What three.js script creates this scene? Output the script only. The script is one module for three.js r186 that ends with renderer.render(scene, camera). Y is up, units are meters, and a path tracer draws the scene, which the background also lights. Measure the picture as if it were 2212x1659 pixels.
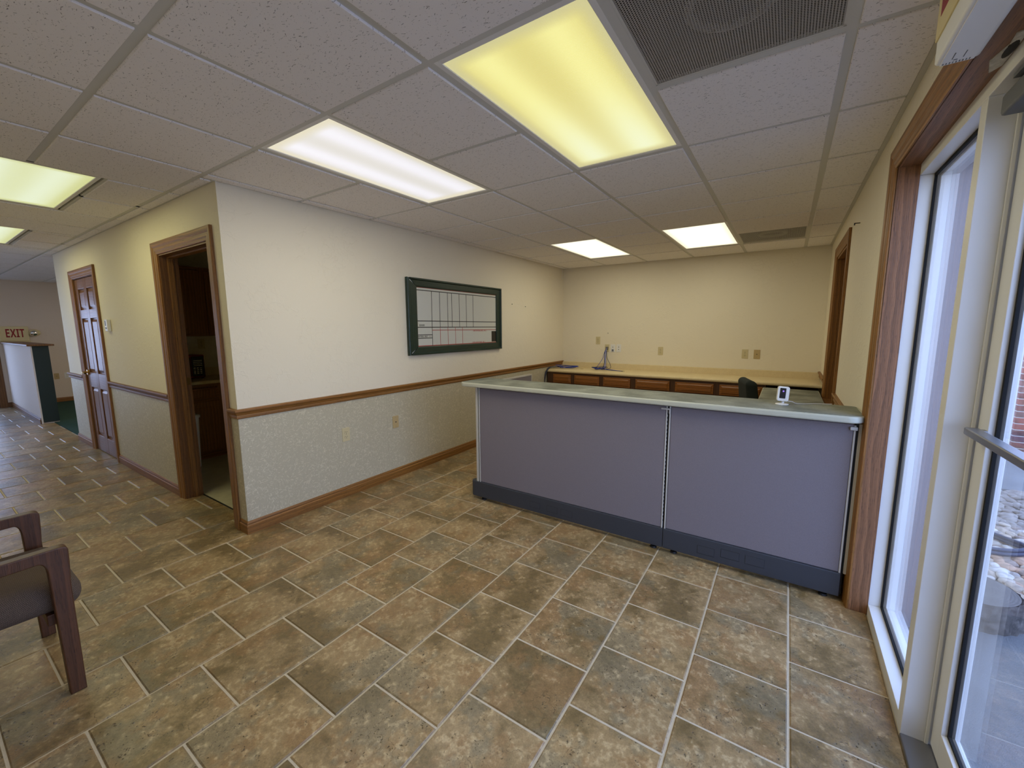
import * as THREE from 'three';
import { RoundedBoxGeometry } from 'three/addons/geometries/RoundedBoxGeometry.js';
import { mergeGeometries, mergeVertices, toCreasedNormals } from 'three/addons/utils/BufferGeometryUtils.js';
import { RectAreaLightUniformsLib } from 'three/addons/lights/RectAreaLightUniformsLib.js';
import { TextGeometry } from 'three/addons/geometries/TextGeometry.js';
import { FontLoader } from 'three/addons/loaders/FontLoader.js';

// ---------------------------------------------------------------- camera, sky, exposure
const scene = new THREE.Scene();
const renderer = new THREE.WebGLRenderer({ antialias: true });
renderer.toneMapping = THREE.LinearToneMapping;
renderer.toneMappingExposure = 1.0;
renderer.shadowMap.enabled = true;
RectAreaLightUniformsLib.init();
const FOCAL = 891.35;                                   // in pixels of the 2212 x 1659 frame
const camera = new THREE.PerspectiveCamera(2 * Math.atan(1659 / 2 / FOCAL) * 180 / Math.PI, 2212 / 1659, 0.03, 200);
camera.position.set(3.038, 1.4173, 1.2433);
camera.up.set(-0.07068624, 0.99075492, -0.11579351);
camera.lookAt(3.038 - 0.54852526, 1.4173 - 0.13556437, 1.2433 - 0.82507111);
const SKY = [0.48, 0.67, 1.22], SKY_GAIN = 4.4;          // radiance of the open shade sky
{
  const w = 32, h = 32, d = new Float32Array(w * h * 4);
  for (let y = 0; y < h; y++) for (let x = 0; x < w; x++) {
    const e = Math.max(0, (y + .5) / h * 2 - 1), k = 1 - Math.pow(1 - e, 3), i = (y * w + x) * 4;
    d[i] = SKY_GAIN * (SKY[0] * (1.25 - .45 * k)); d[i + 1] = SKY_GAIN * (SKY[1] * (1.15 - .25 * k)); d[i + 2] = SKY_GAIN * SKY[2]; d[i + 3] = 1;
  }
  const t = new THREE.DataTexture(d, w, h, THREE.RGBAFormat, THREE.FloatType);
  t.mapping = THREE.EquirectangularReflectionMapping; t.magFilter = THREE.LinearFilter; t.needsUpdate = true;
  scene.background = t;
}
// radiance of the ceiling lights (colour, strength): lobby yellow, lobby white, back left, back right, corridor near, corridor far
const LAMPS = {
  yellow: [[1, .95, .66], 5], white: [[1, .965, .84], 4.8], backLeft: [[1, .94, .66], 3.7], backRight: [[1, .94, .70], 3.7],
  hallNear: [[1, .96, .50], 3.4], hallFar: [[1, .96, .50], 3.4], farRoom: [[1, .93, .80], 12],
};

// ---------------------------------------------------------------- measures of the place (metres)
const H = 2.334, R = 3.389, L = 4.818, WT = .12, FAR = -8.9, FRONT = 1.75, HALL = -4.56;
const GX = .7137, GZ = .0886, PX = .6062, PZ = .6096;     // ceiling grid

// ---------------------------------------------------------------- noise and textures
let seed = 12345;
const rnd = () => { seed = (seed + 0x6d2b79f5) | 0; let t = Math.imul(seed ^ (seed >>> 15), 1 | seed); t = (t + Math.imul(t ^ (t >>> 7), 61 | t)) ^ t; return ((t ^ (t >>> 14)) >>> 0) / 4294967296; };
const rr = (a, b) => a + (b - a) * rnd();
const clamp = (x, a = 0, b = 1) => Math.min(b, Math.max(a, x));
const sstep = (a, b, x) => { const t = clamp((x - a) / (b - a)); return t * t * (3 - 2 * t); };
const mix = (a, b, t) => a + (b - a) * t;
const mix3 = (a, b, t) => [mix(a[0], b[0], t), mix(a[1], b[1], t), mix(a[2], b[2], t)];
function noise(px, py = px) {                              // periodic value noise on the unit square
  const g = new Float32Array(px * py); for (let i = 0; i < g.length; i++) g[i] = rnd();
  return (u, v) => {
    let x = u * px, y = v * py; let i = Math.floor(x), j = Math.floor(y); const fx = x - i, fy = y - j;
    i = ((i % px) + px) % px; j = ((j % py) + py) % py; const i1 = (i + 1) % px, j1 = (j + 1) % py;
    const sx = fx * fx * (3 - 2 * fx), sy = fy * fy * (3 - 2 * fy);
    return mix(mix(g[j * px + i], g[j * px + i1], sx), mix(g[j1 * px + i], g[j1 * px + i1], sx), sy);
  };
}
function fbm(px, py, oct, gain = .5) {
  const n = []; for (let o = 0; o < oct; o++) n.push(noise(px << o, py << o));
  let tot = 0, a = 1; for (let o = 0; o < oct; o++) { tot += a; a *= gain; }
  return (u, v) => { let s = 0, a = 1; for (let o = 0; o < oct; o++) { s += a * n[o](u, v); a *= gain; } return s / tot; };
}
function finish(t, srgb, size) {
  t.wrapS = t.wrapT = THREE.RepeatWrapping; t.magFilter = THREE.LinearFilter; t.minFilter = THREE.LinearMipmapLinearFilter; t.generateMipmaps = true;
  if (srgb) t.colorSpace = THREE.SRGBColorSpace;
  if (size) t.repeat.set(1 / size[0], 1 / size[1]);
  t.needsUpdate = true; return t;
}
function tex(w, h, size, srgb, fn) {                       // fn(u, v) -> [r, g, b] or grey, 0..1
  const d = new Uint8Array(w * h * 4);
  for (let y = 0; y < h; y++) for (let x = 0; x < w; x++) {
    const c = fn((x + .5) / w, (y + .5) / h), i = (y * w + x) * 4, a = typeof c === 'number';
    for (let k = 0; k < 3; k++) d[i + k] = clamp(a ? c : c[k]) * 255;
    d[i + 3] = 255;
  }
  return finish(new THREE.DataTexture(d, w, h), srgb, size);
}
function canvasTex(w, h, size, srgb, draw) {
  const c = document.createElement('canvas'); c.width = w; c.height = h; draw(c.getContext('2d'), w, h);
  return finish(new THREE.CanvasTexture(c), srgb, size);
}
function wrapped(w, h, x, y, m, f) { for (const dx of [0, -w, w]) for (const dy of [0, -h, h]) if (x + dx > -m && x + dx < w + m && y + dy > -m && y + dy < h + m) f(x + dx, y + dy); }
const rgb = (r, g, b) => [r / 255, g / 255, b / 255];

// slate-look floor tile glaze: 1.4 m of pattern
const T = {};
{
  const a = fbm(7, 7, 6, .7), b = fbm(10, 10, 5, .62), c = fbm(11, 11, 5, .62), f = fbm(70, 70, 3, .7), p = noise(380), p2 = noise(120), k = fbm(22, 22, 4, .55), kk = fbm(10, 10, 2), wv = fbm(9, 14, 5, .6), sp = noise(500);
  const tan = rgb(164, 140, 106), olive = rgb(122, 103, 72), grey = rgb(132, 123, 104), rust = rgb(152, 118, 82), pale = rgb(190, 172, 142), dark = rgb(62, 50, 34);
  const pit = (u, v) => sstep(.78, .9, p(u, v)) * sstep(.46, .56, b(u, v)) * sstep(.5, .75, p2(u, v));
  const crack = (u, v) => (1 - sstep(.0, .010, Math.abs(k(u, v) - .5))) * sstep(.58, .7, kk(u, v));
  T.tile = tex(1024, 1024, [1.4, 1.4], true, (u, v) => {
    let q = mix3(olive, tan, sstep(.34, .62, a(u, v)));
    q = mix3(q, grey, .6 * sstep(.5, .66, b(u, v))); q = mix3(q, rust, .55 * sstep(.52, .68, c(u, v))); q = mix3(q, pale, .55 * sstep(.56, .74, .6 * f(u, v) + .4 * a(u, v)));
    const m = .80 + .26 * f(u, v) + .14 * sp(u, v); q = [q[0] * m, q[1] * m, q[2] * m];
    return mix3(q, dark, Math.max(.85 * pit(u, v), .5 * crack(u, v)));
  });
  T.tileBump = tex(1024, 1024, [1.4, 1.4], false, (u, v) => clamp(.2 + .55 * wv(u, v) + .25 * f(u, v) - .3 * pit(u, v) - .2 * crack(u, v)));
}
{ // skip-trowel wall relief, 0.9 m
  const a = fbm(16, 16, 4, .5), m = fbm(5, 5, 3), g = noise(200), s = fbm(30, 30, 2);
  T.wallBump = tex(1024, 1024, [.9, .9], false, (u, v) => .35 + .45 * (1 - sstep(0, .035, Math.abs(a(u, v) - .5))) * sstep(.45, .6, m(u, v)) + .25 * sstep(.52, .6, s(u, v)) * sstep(.4, .6, m(u, v)) + .06 * g(u, v));
}
{ // silver brush-stroke wallpaper, 0.55 m
  const W = 768, strokes = []; for (let i = 0; i < 2300; i++) strokes.push([rr(0, W), rr(0, W), rr(0, 6.28), rr(12, 34), rr(-.9, .9), rnd()]);
  const paint = (col) => (c) => {
    c.fillStyle = col(.35, 1); c.fillRect(0, 0, W, W);
    for (const [x, y, t, l, bend, k] of strokes) wrapped(W, W, x, y, 40, (X, Y) => {
      c.strokeStyle = col(k, .55); c.lineWidth = 2 + 4 * k; c.beginPath(); c.moveTo(X, Y);
      c.quadraticCurveTo(X + Math.cos(t) * l * .5 + Math.sin(t) * l * bend * .6, Y + Math.sin(t) * l * .5 - Math.cos(t) * l * bend * .6, X + Math.cos(t) * l, Y + Math.sin(t) * l); c.stroke();
    });
  };
  T.paper = canvasTex(W, W, [.55, .55], true, paint((k, a) => `rgba(${172 + 62 * k | 0},${163 + 62 * k | 0},${134 + 66 * k | 0},${a})`));
  T.paperBump = canvasTex(W, W, [.55, .55], false, paint((k, a) => { const g = 70 + 150 * k | 0; return `rgba(${g},${g},${g},${a})`; }));
  T.paperRough = canvasTex(W, W, [.55, .55], false, paint((k, a) => { const g = 160 - 90 * k | 0; return `rgba(${g},${g},${g},${a})`; }));
}
{ // mineral-fibre ceiling tile, 0.61 m
  const W = 1024, marks = [];
  for (let i = 0; i < 650; i++) marks.push([rr(0, W), rr(0, W), rr(-.7, .7) + Math.PI / 2, rr(5, 17), rr(1.2, 3), rr(.25, .8)]);
  for (let i = 0; i < 1500; i++) marks.push([rr(0, W), rr(0, W), 0, .5, rr(1.2, 3.6), rr(.2, .75)]);
  const paint = (bg, fg) => (c) => {
    c.fillStyle = bg; c.fillRect(0, 0, W, W); c.lineCap = 'round';
    for (const [x, y, t, l, w, a] of marks) wrapped(W, W, x, y, 20, (X, Y) => { c.strokeStyle = `rgba(${fg},${a})`; c.lineWidth = w; c.beginPath(); c.moveTo(X, Y); c.lineTo(X + Math.cos(t) * l, Y + Math.sin(t) * l); c.stroke(); });
  };
  T.ceil = canvasTex(W, W, [.61, .61], true, paint('rgb(240,235,232)', '74,68,66'));
  T.ceilBump = canvasTex(W, W, [.61, .61], false, paint('rgb(200,200,200)', '20,20,20'));
}
{ // oak: u runs along the grain, 1.3 x 0.32 m
  const big = fbm(2, 3, 4), lines = noise(6, 180), fine = noise(26, 400), warp = fbm(3, 2, 3), pore = noise(60, 300);
  const ring = (u, v) => { const w = v + .16 * warp(u, v); const q = (w * 11 + 1.3 * big(u, v)) % 1; return q; };
  const lum = (u, v) => { const q = ring(u, v); return .78 + .16 * Math.pow(q, 1.6) - .13 * lines(u, v + .05 * warp(u, v)) - .16 * sstep(.62, .8, pore(u, v)) * sstep(.35, .6, fine(u, v)); };
  T.oak = tex(1024, 512, [1.3, .32], true, (u, v) => { const l = clamp(lum(u, v), .1, 1.1); return [l, l * .99 - .01, l * .97 - .02]; });
  T.oakBump = tex(512, 512, [1.3, .32], false, (u, v) => .4 + .3 * lines(u, v) - .35 * sstep(.62, .8, pore(u, v)));
}
{ // woven panel fabric, chair cloth, carpet
  const n = noise(128), m = fbm(6, 6, 4);
  T.weave = tex(256, 256, [.12, .12], true, (u, v) => { const w = .5 + .25 * Math.sin(u * 6.283 * 64) * Math.sin(v * 6.283 * 64) + .35 * (n(u, v) - .5); const g = .78 + .3 * w; return [g, g, g]; });
  T.cloud = tex(512, 512, [.9, .9], true, (u, v) => { const q = m(u, v), s = n(u, v); return mix3(rgb(104, 108, 97), rgb(150, 152, 138), clamp(.5 + 2.4 * (q - .5) + .25 * (s - .5))); });
  const n2 = noise(200), n3 = fbm(8, 8, 3);
  T.beige = tex(512, 512, [.5, .5], true, (u, v) => { const q = .6 * n2(u, v) + .4 * n3(u, v); return mix3(rgb(206, 184, 138), rgb(234, 216, 172), q); });
  const n4 = noise(256), n5 = fbm(10, 10, 3);
  T.carpet = tex(512, 512, [.5, .5], true, (u, v) => { const q = .7 * n4(u, v) + .3 * n5(u, v); return mix3(rgb(14, 44, 36), rgb(30, 82, 66), q); });
  T.grain = tex(512, 512, [.5, .5], false, (u, v) => n4(u, v));
  T.chairCloth = tex(256, 256, [.1, .1], true, (u, v) => { const a = Math.sin(u * 6.283 * 22 + 2 * Math.sin(v * 6.283 * 11)), b = n(u, v); return mix3(rgb(56, 45, 37), rgb(124, 105, 90), clamp(.45 + .3 * a + .6 * (b - .5))); });
  const c1 = fbm(6, 6, 5), c2 = noise(250);
  T.concrete = tex(512, 512, [1.6, 1.6], true, (u, v) => { const q = .75 * c1(u, v) + .25 * c2(u, v); return mix3(rgb(92, 91, 90), rgb(126, 125, 123), q); });
  const v1 = fbm(20, 20, 3);
  T.vinyl = tex(512, 512, [.8, .8], true, (u, v) => mix3(rgb(196, 188, 160), rgb(214, 206, 180), v1(u, v)));
  const b1 = fbm(8, 8, 5);
  T.brick = tex(256, 256, [.35, .35], true, (u, v) => { const q = b1(u, v); const g = .62 + .6 * q; return [g, g, g]; });
  T.bark = tex(256, 256, [.5, .3], true, (u, v) => { const q = b1(u * 3 % 1, v), s = n(u, v); return mix3(rgb(48, 42, 38), rgb(120, 112, 104), clamp(q * 1.4 - .3 + .3 * (s - .5))); });
  T.stumpTop = tex(512, 512, null, true, (u, v) => { const r = Math.hypot(u - .47, v - .52), q = .5 + .5 * Math.sin(r * 190 + 5 * c1(u, v)); return mix3(rgb(74, 68, 62), rgb(122, 114, 106), clamp(.3 + .35 * q + .6 * (c1(u, v) - .5))); });
  T.plaster = tex(256, 256, [.12, .12], true, (u, v) => mix3(rgb(150, 146, 136), rgb(224, 222, 214), b1(u, v)));
}
T.holes = canvasTex(256, 256, [.064, .064], false, (c) => { c.fillStyle = '#fff'; c.fillRect(0, 0, 256, 256); c.fillStyle = '#000'; for (let i = 0; i < 8; i++) for (let j = -1; j < 9; j++) { c.beginPath(); c.arc(16 + i * 32, j * 32 + (i % 2 ? 16 : 0) + 8, 9.5, 0, 7); c.fill(); } });

// ---------------------------------------------------------------- materials
const std = (o) => new THREE.MeshStandardMaterial(o), col = (r, g, b) => new THREE.Color(`rgb(${r},${g},${b})`);
const wood = (r, g, b, rough = .48) => std({ color: col(r, g, b), map: T.oak, bumpMap: T.oakBump, bumpScale: .0006, roughness: rough });
const M = {
  paint: std({ color: col(234, 224, 200), bumpMap: T.wallBump, bumpScale: .0022, roughness: .72 }),
  farPaint: std({ color: col(226, 212, 196), bumpMap: T.wallBump, bumpScale: .002, roughness: .75 }),
  paper: std({ map: T.paper, bumpMap: T.paperBump, bumpScale: .0012, roughnessMap: T.paperRough, roughness: 1, metalness: .12 }),
  tiles: [0, 1, 2, 3].map((k) => std({ map: T.tile, color: [col(255, 252, 238), col(250, 246, 230), col(255, 250, 232), col(247, 244, 230)][k], bumpMap: T.tileBump, bumpScale: .0035, roughness: .38 })),
  grout: std({ color: col(206, 192, 166), bumpMap: T.grain, bumpScale: .001, roughness: .9 }),
  ceil: std({ map: T.ceil, bumpMap: T.ceilBump, bumpScale: .0015, roughness: .92 }),
  grid: std({ color: col(206, 204, 196), roughness: .5 }),
  plenum: std({ color: col(60, 58, 56), roughness: .9 }),
  oak: wood(176, 122, 56), oakDark: wood(152, 102, 46), oakJamb: wood(172, 122, 84, .5), oakDoor: wood(160, 112, 74, .3), cabinet: wood(176, 112, 48, .35), cabinetFrame: wood(100, 64, 34, .45), kitchenWood: wood(186, 122, 70, .36), chairWood: wood(108, 68, 40, .45),
  fabric: std({ color: col(136, 127, 131), map: T.weave, bumpMap: T.weave, bumpScale: .0006, roughness: .95 }),
  base: std({ color: col(58, 61, 68), roughness: .5 }), black: std({ color: col(22, 22, 24), roughness: .6 }),
  rail: std({ color: col(196, 192, 184), roughness: .42 }), laminate: new THREE.MeshPhysicalMaterial({ map: T.cloud, roughness: .5, specularIntensity: .35 }), edge: std({ color: col(188, 186, 166), roughness: .4 }),
  beige: std({ map: T.beige, roughness: .4 }), carpet: std({ map: T.carpet, bumpMap: T.grain, bumpScale: .004, roughness: 1 }), vinyl: std({ map: T.vinyl, roughness: .5 }),
  ivory: std({ color: col(206, 192, 150), roughness: .45 }), tanPlate: std({ color: col(188, 164, 116), roughness: .45 }), white: std({ color: col(232, 230, 226), roughness: .4 }), hole: std({ color: col(20, 18, 16), roughness: .7 }),
  alu: std({ color: col(226, 224, 220), roughness: .38 }), gasket: std({ color: col(8, 8, 9), roughness: .9 }), steel: std({ color: col(150, 150, 154), roughness: .35, metalness: .8 }), grey: std({ color: col(96, 98, 102), roughness: .5 }),
  brass: std({ color: col(190, 150, 70), roughness: .28, metalness: 1 }), hinge: std({ color: col(110, 84, 44), roughness: .35, metalness: .9 }), chrome: std({ color: col(220, 218, 212), roughness: .15, metalness: 1 }),
  green: std({ color: col(28, 46, 42), map: T.weave, roughness: .5 }), greenFrame: std({ color: col(34, 66, 54), map: T.oak, bumpMap: T.oakBump, bumpScale: .001, roughness: .4 }),
  cord: std({ color: col(34, 62, 168), roughness: .4 }), cordDark: std({ color: col(30, 36, 62), roughness: .45 }), red: std({ color: col(150, 26, 30), roughness: .5 }), signFace: std({ color: col(222, 204, 150), roughness: .45 }), signCase: std({ color: col(226, 210, 160), roughness: .45 }),
  chairCloth: std({ map: T.chairCloth, bumpMap: T.chairCloth, bumpScale: .001, roughness: 1 }), officeCloth: std({ color: col(30, 38, 34), map: T.weave, roughness: .95 }), plastic: std({ color: col(26, 27, 29), roughness: .5 }),
  mwBody: std({ color: col(120, 14, 18), roughness: .3 }), mwBlack: std({ color: col(14, 13, 14), roughness: .2 }), key: std({ color: col(220, 214, 200), roughness: .5 }),
  concrete: std({ map: T.concrete, bumpMap: T.grain, bumpScale: .0015, roughness: .9 }), mortar: std({ color: col(190, 182, 172), roughness: .95 }), exterior: std({ color: col(156, 152, 150), roughness: .6 }), soil: std({ color: col(92, 84, 76), roughness: 1 }),
  bark: std({ map: T.bark, bumpMap: T.bark, bumpScale: .01, roughness: 1 }), stumpTop: std({ map: T.stumpTop, roughness: .9 }), plaster: std({ map: T.plaster, bumpMap: T.plaster, bumpScale: .002, roughness: .95 }),
  glass: new THREE.MeshPhysicalMaterial({ color: 0xffffff, transmission: 1, thickness: 0, roughness: 0, ior: 1.5 }),
  perforated: std({ color: col(166, 163, 158), alphaMap: T.holes, transparent: true, roughness: .5, metalness: .2, side: THREE.DoubleSide }), duct: std({ color: col(170, 167, 162), roughness: .5, metalness: .3 }),
  bricks: [[150, 66, 52], [130, 58, 50], [164, 84, 66], [112, 60, 58], [142, 88, 78]].map((c) => std({ color: col(...c), map: T.brick, bumpMap: T.brick, bumpScale: .003, roughness: .9 })),
  pebbles: [[176, 154, 128], [158, 144, 130], [190, 172, 150], [148, 124, 104], [202, 190, 174], [184, 146, 114]].map((c) => std({ color: col(...c), map: T.brick, roughness: .6 })),
};

// ---------------------------------------------------------------- geometry helpers
function uvP(g, grain) {                                    // uv in metres from position; u runs along the grain axis
  if (g.index) g = g.toNonIndexed();
  const p = g.attributes.position, n = p.count, uv = new Float32Array(n * 2), a = new THREE.Vector3(), b = new THREE.Vector3(), c = new THREE.Vector3();
  if (grain === undefined) { g.computeBoundingBox(); const s = g.boundingBox.getSize(a); grain = s.x >= s.y && s.x >= s.z ? 0 : s.y >= s.z ? 1 : 2; }
  for (let i = 0; i < n; i += 3) {
    a.fromBufferAttribute(p, i); b.fromBufferAttribute(p, i + 1).sub(a); c.fromBufferAttribute(p, i + 2).sub(a); b.cross(c);
    const m = [Math.abs(b.x), Math.abs(b.y), Math.abs(b.z)], k = m[0] >= m[1] && m[0] >= m[2] ? 0 : m[1] >= m[2] ? 1 : 2;
    let u = grain, v; if (k === grain) u = (grain + 1) % 3; v = 3 - k - u;
    for (let j = i; j < i + 3; j++) { uv[j * 2] = p.getComponent(j, u); uv[j * 2 + 1] = p.getComponent(j, v); }
  }
  g.setAttribute('uv', new THREE.BufferAttribute(uv, 2));
  for (const k of Object.keys(g.attributes)) if (!['position', 'normal', 'uv'].includes(k)) g.deleteAttribute(k);
  return g;
}
function B(x0, x1, y0, y1, z0, z1, r = 0, grain, seg = 1) { // a box by its limits, edges rounded by r
  const w = x1 - x0, h = y1 - y0, d = z1 - z0;
  const g = r > 0 ? new RoundedBoxGeometry(w, h, d, seg, Math.min(r, w / 2.01, h / 2.01, d / 2.01)) : new THREE.BoxGeometry(w, h, d);
  g.translate((x0 + x1) / 2, (y0 + y1) / 2, (z0 + z1) / 2);
  return uvP(g, grain);
}
const merge = (l) => l.length === 1 ? l[0] : mergeGeometries(l);
function shifted(g, du, dv) { const uv = g.attributes.uv; for (let i = 0; i < uv.count; i++) uv.setXY(i, uv.getX(i) + du, uv.getY(i) + dv); return g; }
const V = (x, y, z) => new THREE.Vector3(x, y, z);
// a profile of [out, across] points swept along D for len; m0, m1 = [per across, per out] move the ends along D (mitres)
function molding(pts, P0, D, len, N, W, m0 = [0, 0], m1 = [0, 0]) {
  const pos = [], uv = [], at = (i, e) => { const [n, w] = pts[i], s = e ? len - (m1[0] * w + m1[1] * n) : m0[0] * w + m0[1] * n; return P0.clone().addScaledVector(D, s).addScaledVector(N, n).addScaledVector(W, w); };
  const cn = pts.reduce((s, p) => s + p[0], 0) / pts.length, cw = pts.reduce((s, p) => s + p[1], 0) / pts.length, C = P0.clone().addScaledVector(D, len / 2).addScaledVector(N, cn).addScaledVector(W, cw);
  const tri = (a, b, c, ua, ub, uc, out) => { const nn = b.clone().sub(a).cross(c.clone().sub(a)); if (nn.dot(out) < 0) { [b, c] = [c, b]; [ub, uc] = [uc, ub]; } pos.push(a.x, a.y, a.z, b.x, b.y, b.z, c.x, c.y, c.z); uv.push(...ua, ...ub, ...uc); };
  let acc = 0;
  for (let i = 0; i < pts.length; i++) {
    const j = (i + 1) % pts.length, a = at(i, 0), b = at(j, 0), c = at(j, 1), d = at(i, 1), seg = Math.hypot(pts[j][0] - pts[i][0], pts[j][1] - pts[i][1]);
    const dn = pts[j][0] - pts[i][0], dw = pts[j][1] - pts[i][1], out = N.clone().multiplyScalar(dw).addScaledVector(W, -dn); const mid = [(pts[i][0] + pts[j][0]) / 2 - cn, (pts[i][1] + pts[j][1]) / 2 - cw];
    if (mid[0] * dw - mid[1] * dn < 0) out.negate();
    const u = (v) => v.dot(D);
    tri(a, b, c, [u(a), acc], [u(b), acc + seg], [u(c), acc + seg], out); tri(a, c, d, [u(a), acc], [u(c), acc + seg], [u(d), acc], out); acc += seg;
  }
  const faces = THREE.ShapeUtils.triangulateShape(pts.map((p) => new THREE.Vector2(...p)), []);
  for (const e of [0, 1]) for (const f of faces) { const v = f.map((i) => at(i, e)), q = f.map((i) => [pts[i][1], pts[i][0]]); tri(v[0], v[1], v[2], q[0], q[1], q[2], D.clone().multiplyScalar(e ? 1 : -1)); }
  const g = new THREE.BufferGeometry(); g.setAttribute('position', new THREE.Float32BufferAttribute(pos, 3)); g.setAttribute('uv', new THREE.Float32BufferAttribute(uv, 2)); g.computeVertexNormals();
  return g;
}
function frustum(x0, x1, y0, y1, z0, z1, inset) {           // raised panel facing +z
  const q = [[x0, y0, z0], [x1, y0, z0], [x1, y1, z0], [x0, y1, z0], [x0 + inset, y0 + inset, z1], [x1 - inset, y0 + inset, z1], [x1 - inset, y1 - inset, z1], [x0 + inset, y1 - inset, z1]];
  const f = [[4, 5, 6, 7], [0, 1, 5, 4], [1, 2, 6, 5], [2, 3, 7, 6], [3, 0, 4, 7]], pos = [];
  for (const [a, b, c, d] of f) pos.push(...q[a], ...q[b], ...q[c], ...q[a], ...q[c], ...q[d]);
  const g = new THREE.BufferGeometry(); g.setAttribute('position', new THREE.Float32BufferAttribute(pos, 3)); g.computeVertexNormals(); return uvP(g);
}
const ext = (shape, depth, bevel = 0, seg = 2, curve = 8) => new THREE.ExtrudeGeometry(shape, { depth, bevelEnabled: bevel > 0, bevelThickness: bevel, bevelSize: bevel, bevelOffset: -bevel, bevelSegments: seg, curveSegments: curve });
const tube = (pts, r, seg = 40, closed = false, rad = 8) => uvP(new THREE.TubeGeometry(new THREE.CatmullRomCurve3(pts.map((p) => V(...p)), closed), seg, r, rad, closed));
const cyl = (r0, r1, h, x, y, z, seg = 24) => uvP(new THREE.CylinderGeometry(r0, r1, h, seg).translate(x, y, z));
const lathe = (pts, seg = 28) => uvP(new THREE.LatheGeometry(pts.map((p) => new THREE.Vector2(...p)), seg));
function rounded(x0, x1, y0, y1, r) {                      // shape of a rounded rectangle; r = [bl, br, tr, tl]
  const s = new THREE.Shape(), [a, b, c, d] = Array.isArray(r) ? r : [r, r, r, r];
  s.moveTo(x0 + a, y0); s.lineTo(x1 - b, y0); s.absarc(x1 - b, y0 + b, b, -Math.PI / 2, 0); s.lineTo(x1, y1 - c); s.absarc(x1 - c, y1 - c, c, 0, Math.PI / 2);
  s.lineTo(x0 + d, y1); s.absarc(x0 + d, y1 - d, d, Math.PI / 2, Math.PI); s.lineTo(x0, y0 + a); s.absarc(x0 + a, y0 + a, a, Math.PI, Math.PI * 1.5); return s;
}

// ---------------------------------------------------------------- objects
const used = new Map(), ORIGIN = new WeakMap();
function numbered(n) { const k = used.get(n) ?? 0; used.set(n, k + 1); return k ? `${n}_${String(k).padStart(3, '0')}` : n; }
function thing(name, label, category, at = [0, 0, 0], group) { // geometry of its parts is given in the world's axes
  const o = new THREE.Group(); o.name = numbered(name); o.position.set(...at); ORIGIN.set(o, at); scene.add(o);
  o.userData = { label, category }; if (group) o.userData.group = group; return o;
}
function structure(name) { const o = new THREE.Group(); o.name = numbered(name); o.userData = { kind: 'structure' }; scene.add(o); ORIGIN.set(o, [0, 0, 0]); return o; }
function part(name, geo, mat, parent, label) {
  const at = ORIGIN.get(parent) ?? [0, 0, 0]; let g = Array.isArray(geo) ? merge(geo) : geo;
  if (at[0] || at[1] || at[2]) g.translate(-at[0], -at[1], -at[2]);
  const m = new THREE.Mesh(g, mat); m.name = name; parent.add(m); ORIGIN.set(m, at); if (label) m.userData.label = label; return m;
}
function single(name, label, category, geo, mat, group) { const m = new THREE.Mesh(Array.isArray(geo) ? merge(geo) : geo, mat); m.name = numbered(name); m.userData = { label, category }; if (group) m.userData.group = group; scene.add(m); return m; }
function slab(name, geo, mat) { const m = new THREE.Mesh(Array.isArray(geo) ? merge(geo) : geo, mat); m.name = numbered(name); m.userData = { kind: 'structure' }; scene.add(m); ORIGIN.set(m, [0, 0, 0]); return m; }
// a wall from boxes round its holes: axis 'x' runs along x (t = z limits), axis 'z' along z (t = x limits); holes are [a0, a1, y0, y1]
function wall(name, axis, a0, a1, t0, t1, holes, mat, top = 2.55) {
  const as = [...new Set([a0, a1, ...holes.flatMap((h) => [h[0], h[1]])])].sort((p, q) => p - q), l = [];
  for (let i = 0; i + 1 < as.length; i++) {
    const m = (as[i] + as[i + 1]) / 2, hs = holes.filter((h) => h[0] < m && m < h[1]).sort((p, q) => p[2] - q[2]); let y = 0;
    for (const h of [...hs, [0, 0, top, top]]) { if (h[2] > y + 1e-6) l.push(axis === 'x' ? B(as[i], as[i + 1], y, h[2], t0, t1, 0, 0) : B(t0, t1, y, h[2], as[i], as[i + 1], 0, 2)); y = h[3]; }
  }
  return slab(name, l, mat);
}

// ================================================================ the setting
// ---- walls
const WIN = [-3.93, -3.0, .69, 2.07], STORE = [-1.34, 1.16, 0, 2.105], KDOOR = [-1.10, -.19, 0, 2.0], CDOOR = [-3.78, -2.935, 0, 1.99], XDOOR = [.23, 1.62, 0, 2.06], FWIN = [-5.6, -4.4, .45, 2.06];
const wallLeft = wall('wall_left', 'z', -L, 0, -WT, 0, [], M.paint);
const wallBack = wall('wall_back', 'x', -WT, 3.8, -L - WT, -L, [], M.paint);
const wallRight = wall('wall_right', 'z', -L, FRONT, R, 3.66, [WIN, STORE], M.paint);
const wallHall = wall('wall_corridor', 'x', HALL, -WT, -WT, 0, [KDOOR, CDOOR], M.paint);
const wallFar = wall('wall_far', 'z', -3.2, FRONT, FAR - WT, FAR, [XDOOR], M.farPaint);
wall('wall_front', 'x', FAR - WT, 3.8, FRONT, FRONT + WT, [FWIN], M.paint);
wall('wall_far_room_side', 'z', -3.2, -WT, HALL, HALL + WT, [], M.farPaint);
wall('wall_far_room_back', 'x', FAR - WT, HALL + WT, -3.2 - WT, -3.2, [], M.farPaint);
wall('wall_kitchen_left', 'z', -3.5, -WT, -2.84, -2.72, [], M.paint);
wall('wall_kitchen_back', 'x', -2.84, -WT, -3.62, -3.5, [], M.paint);
slab('roof', B(FAR - WT, 3.8, 2.55, 2.65, -L - WT, FRONT + WT), M.plenum);

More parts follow.
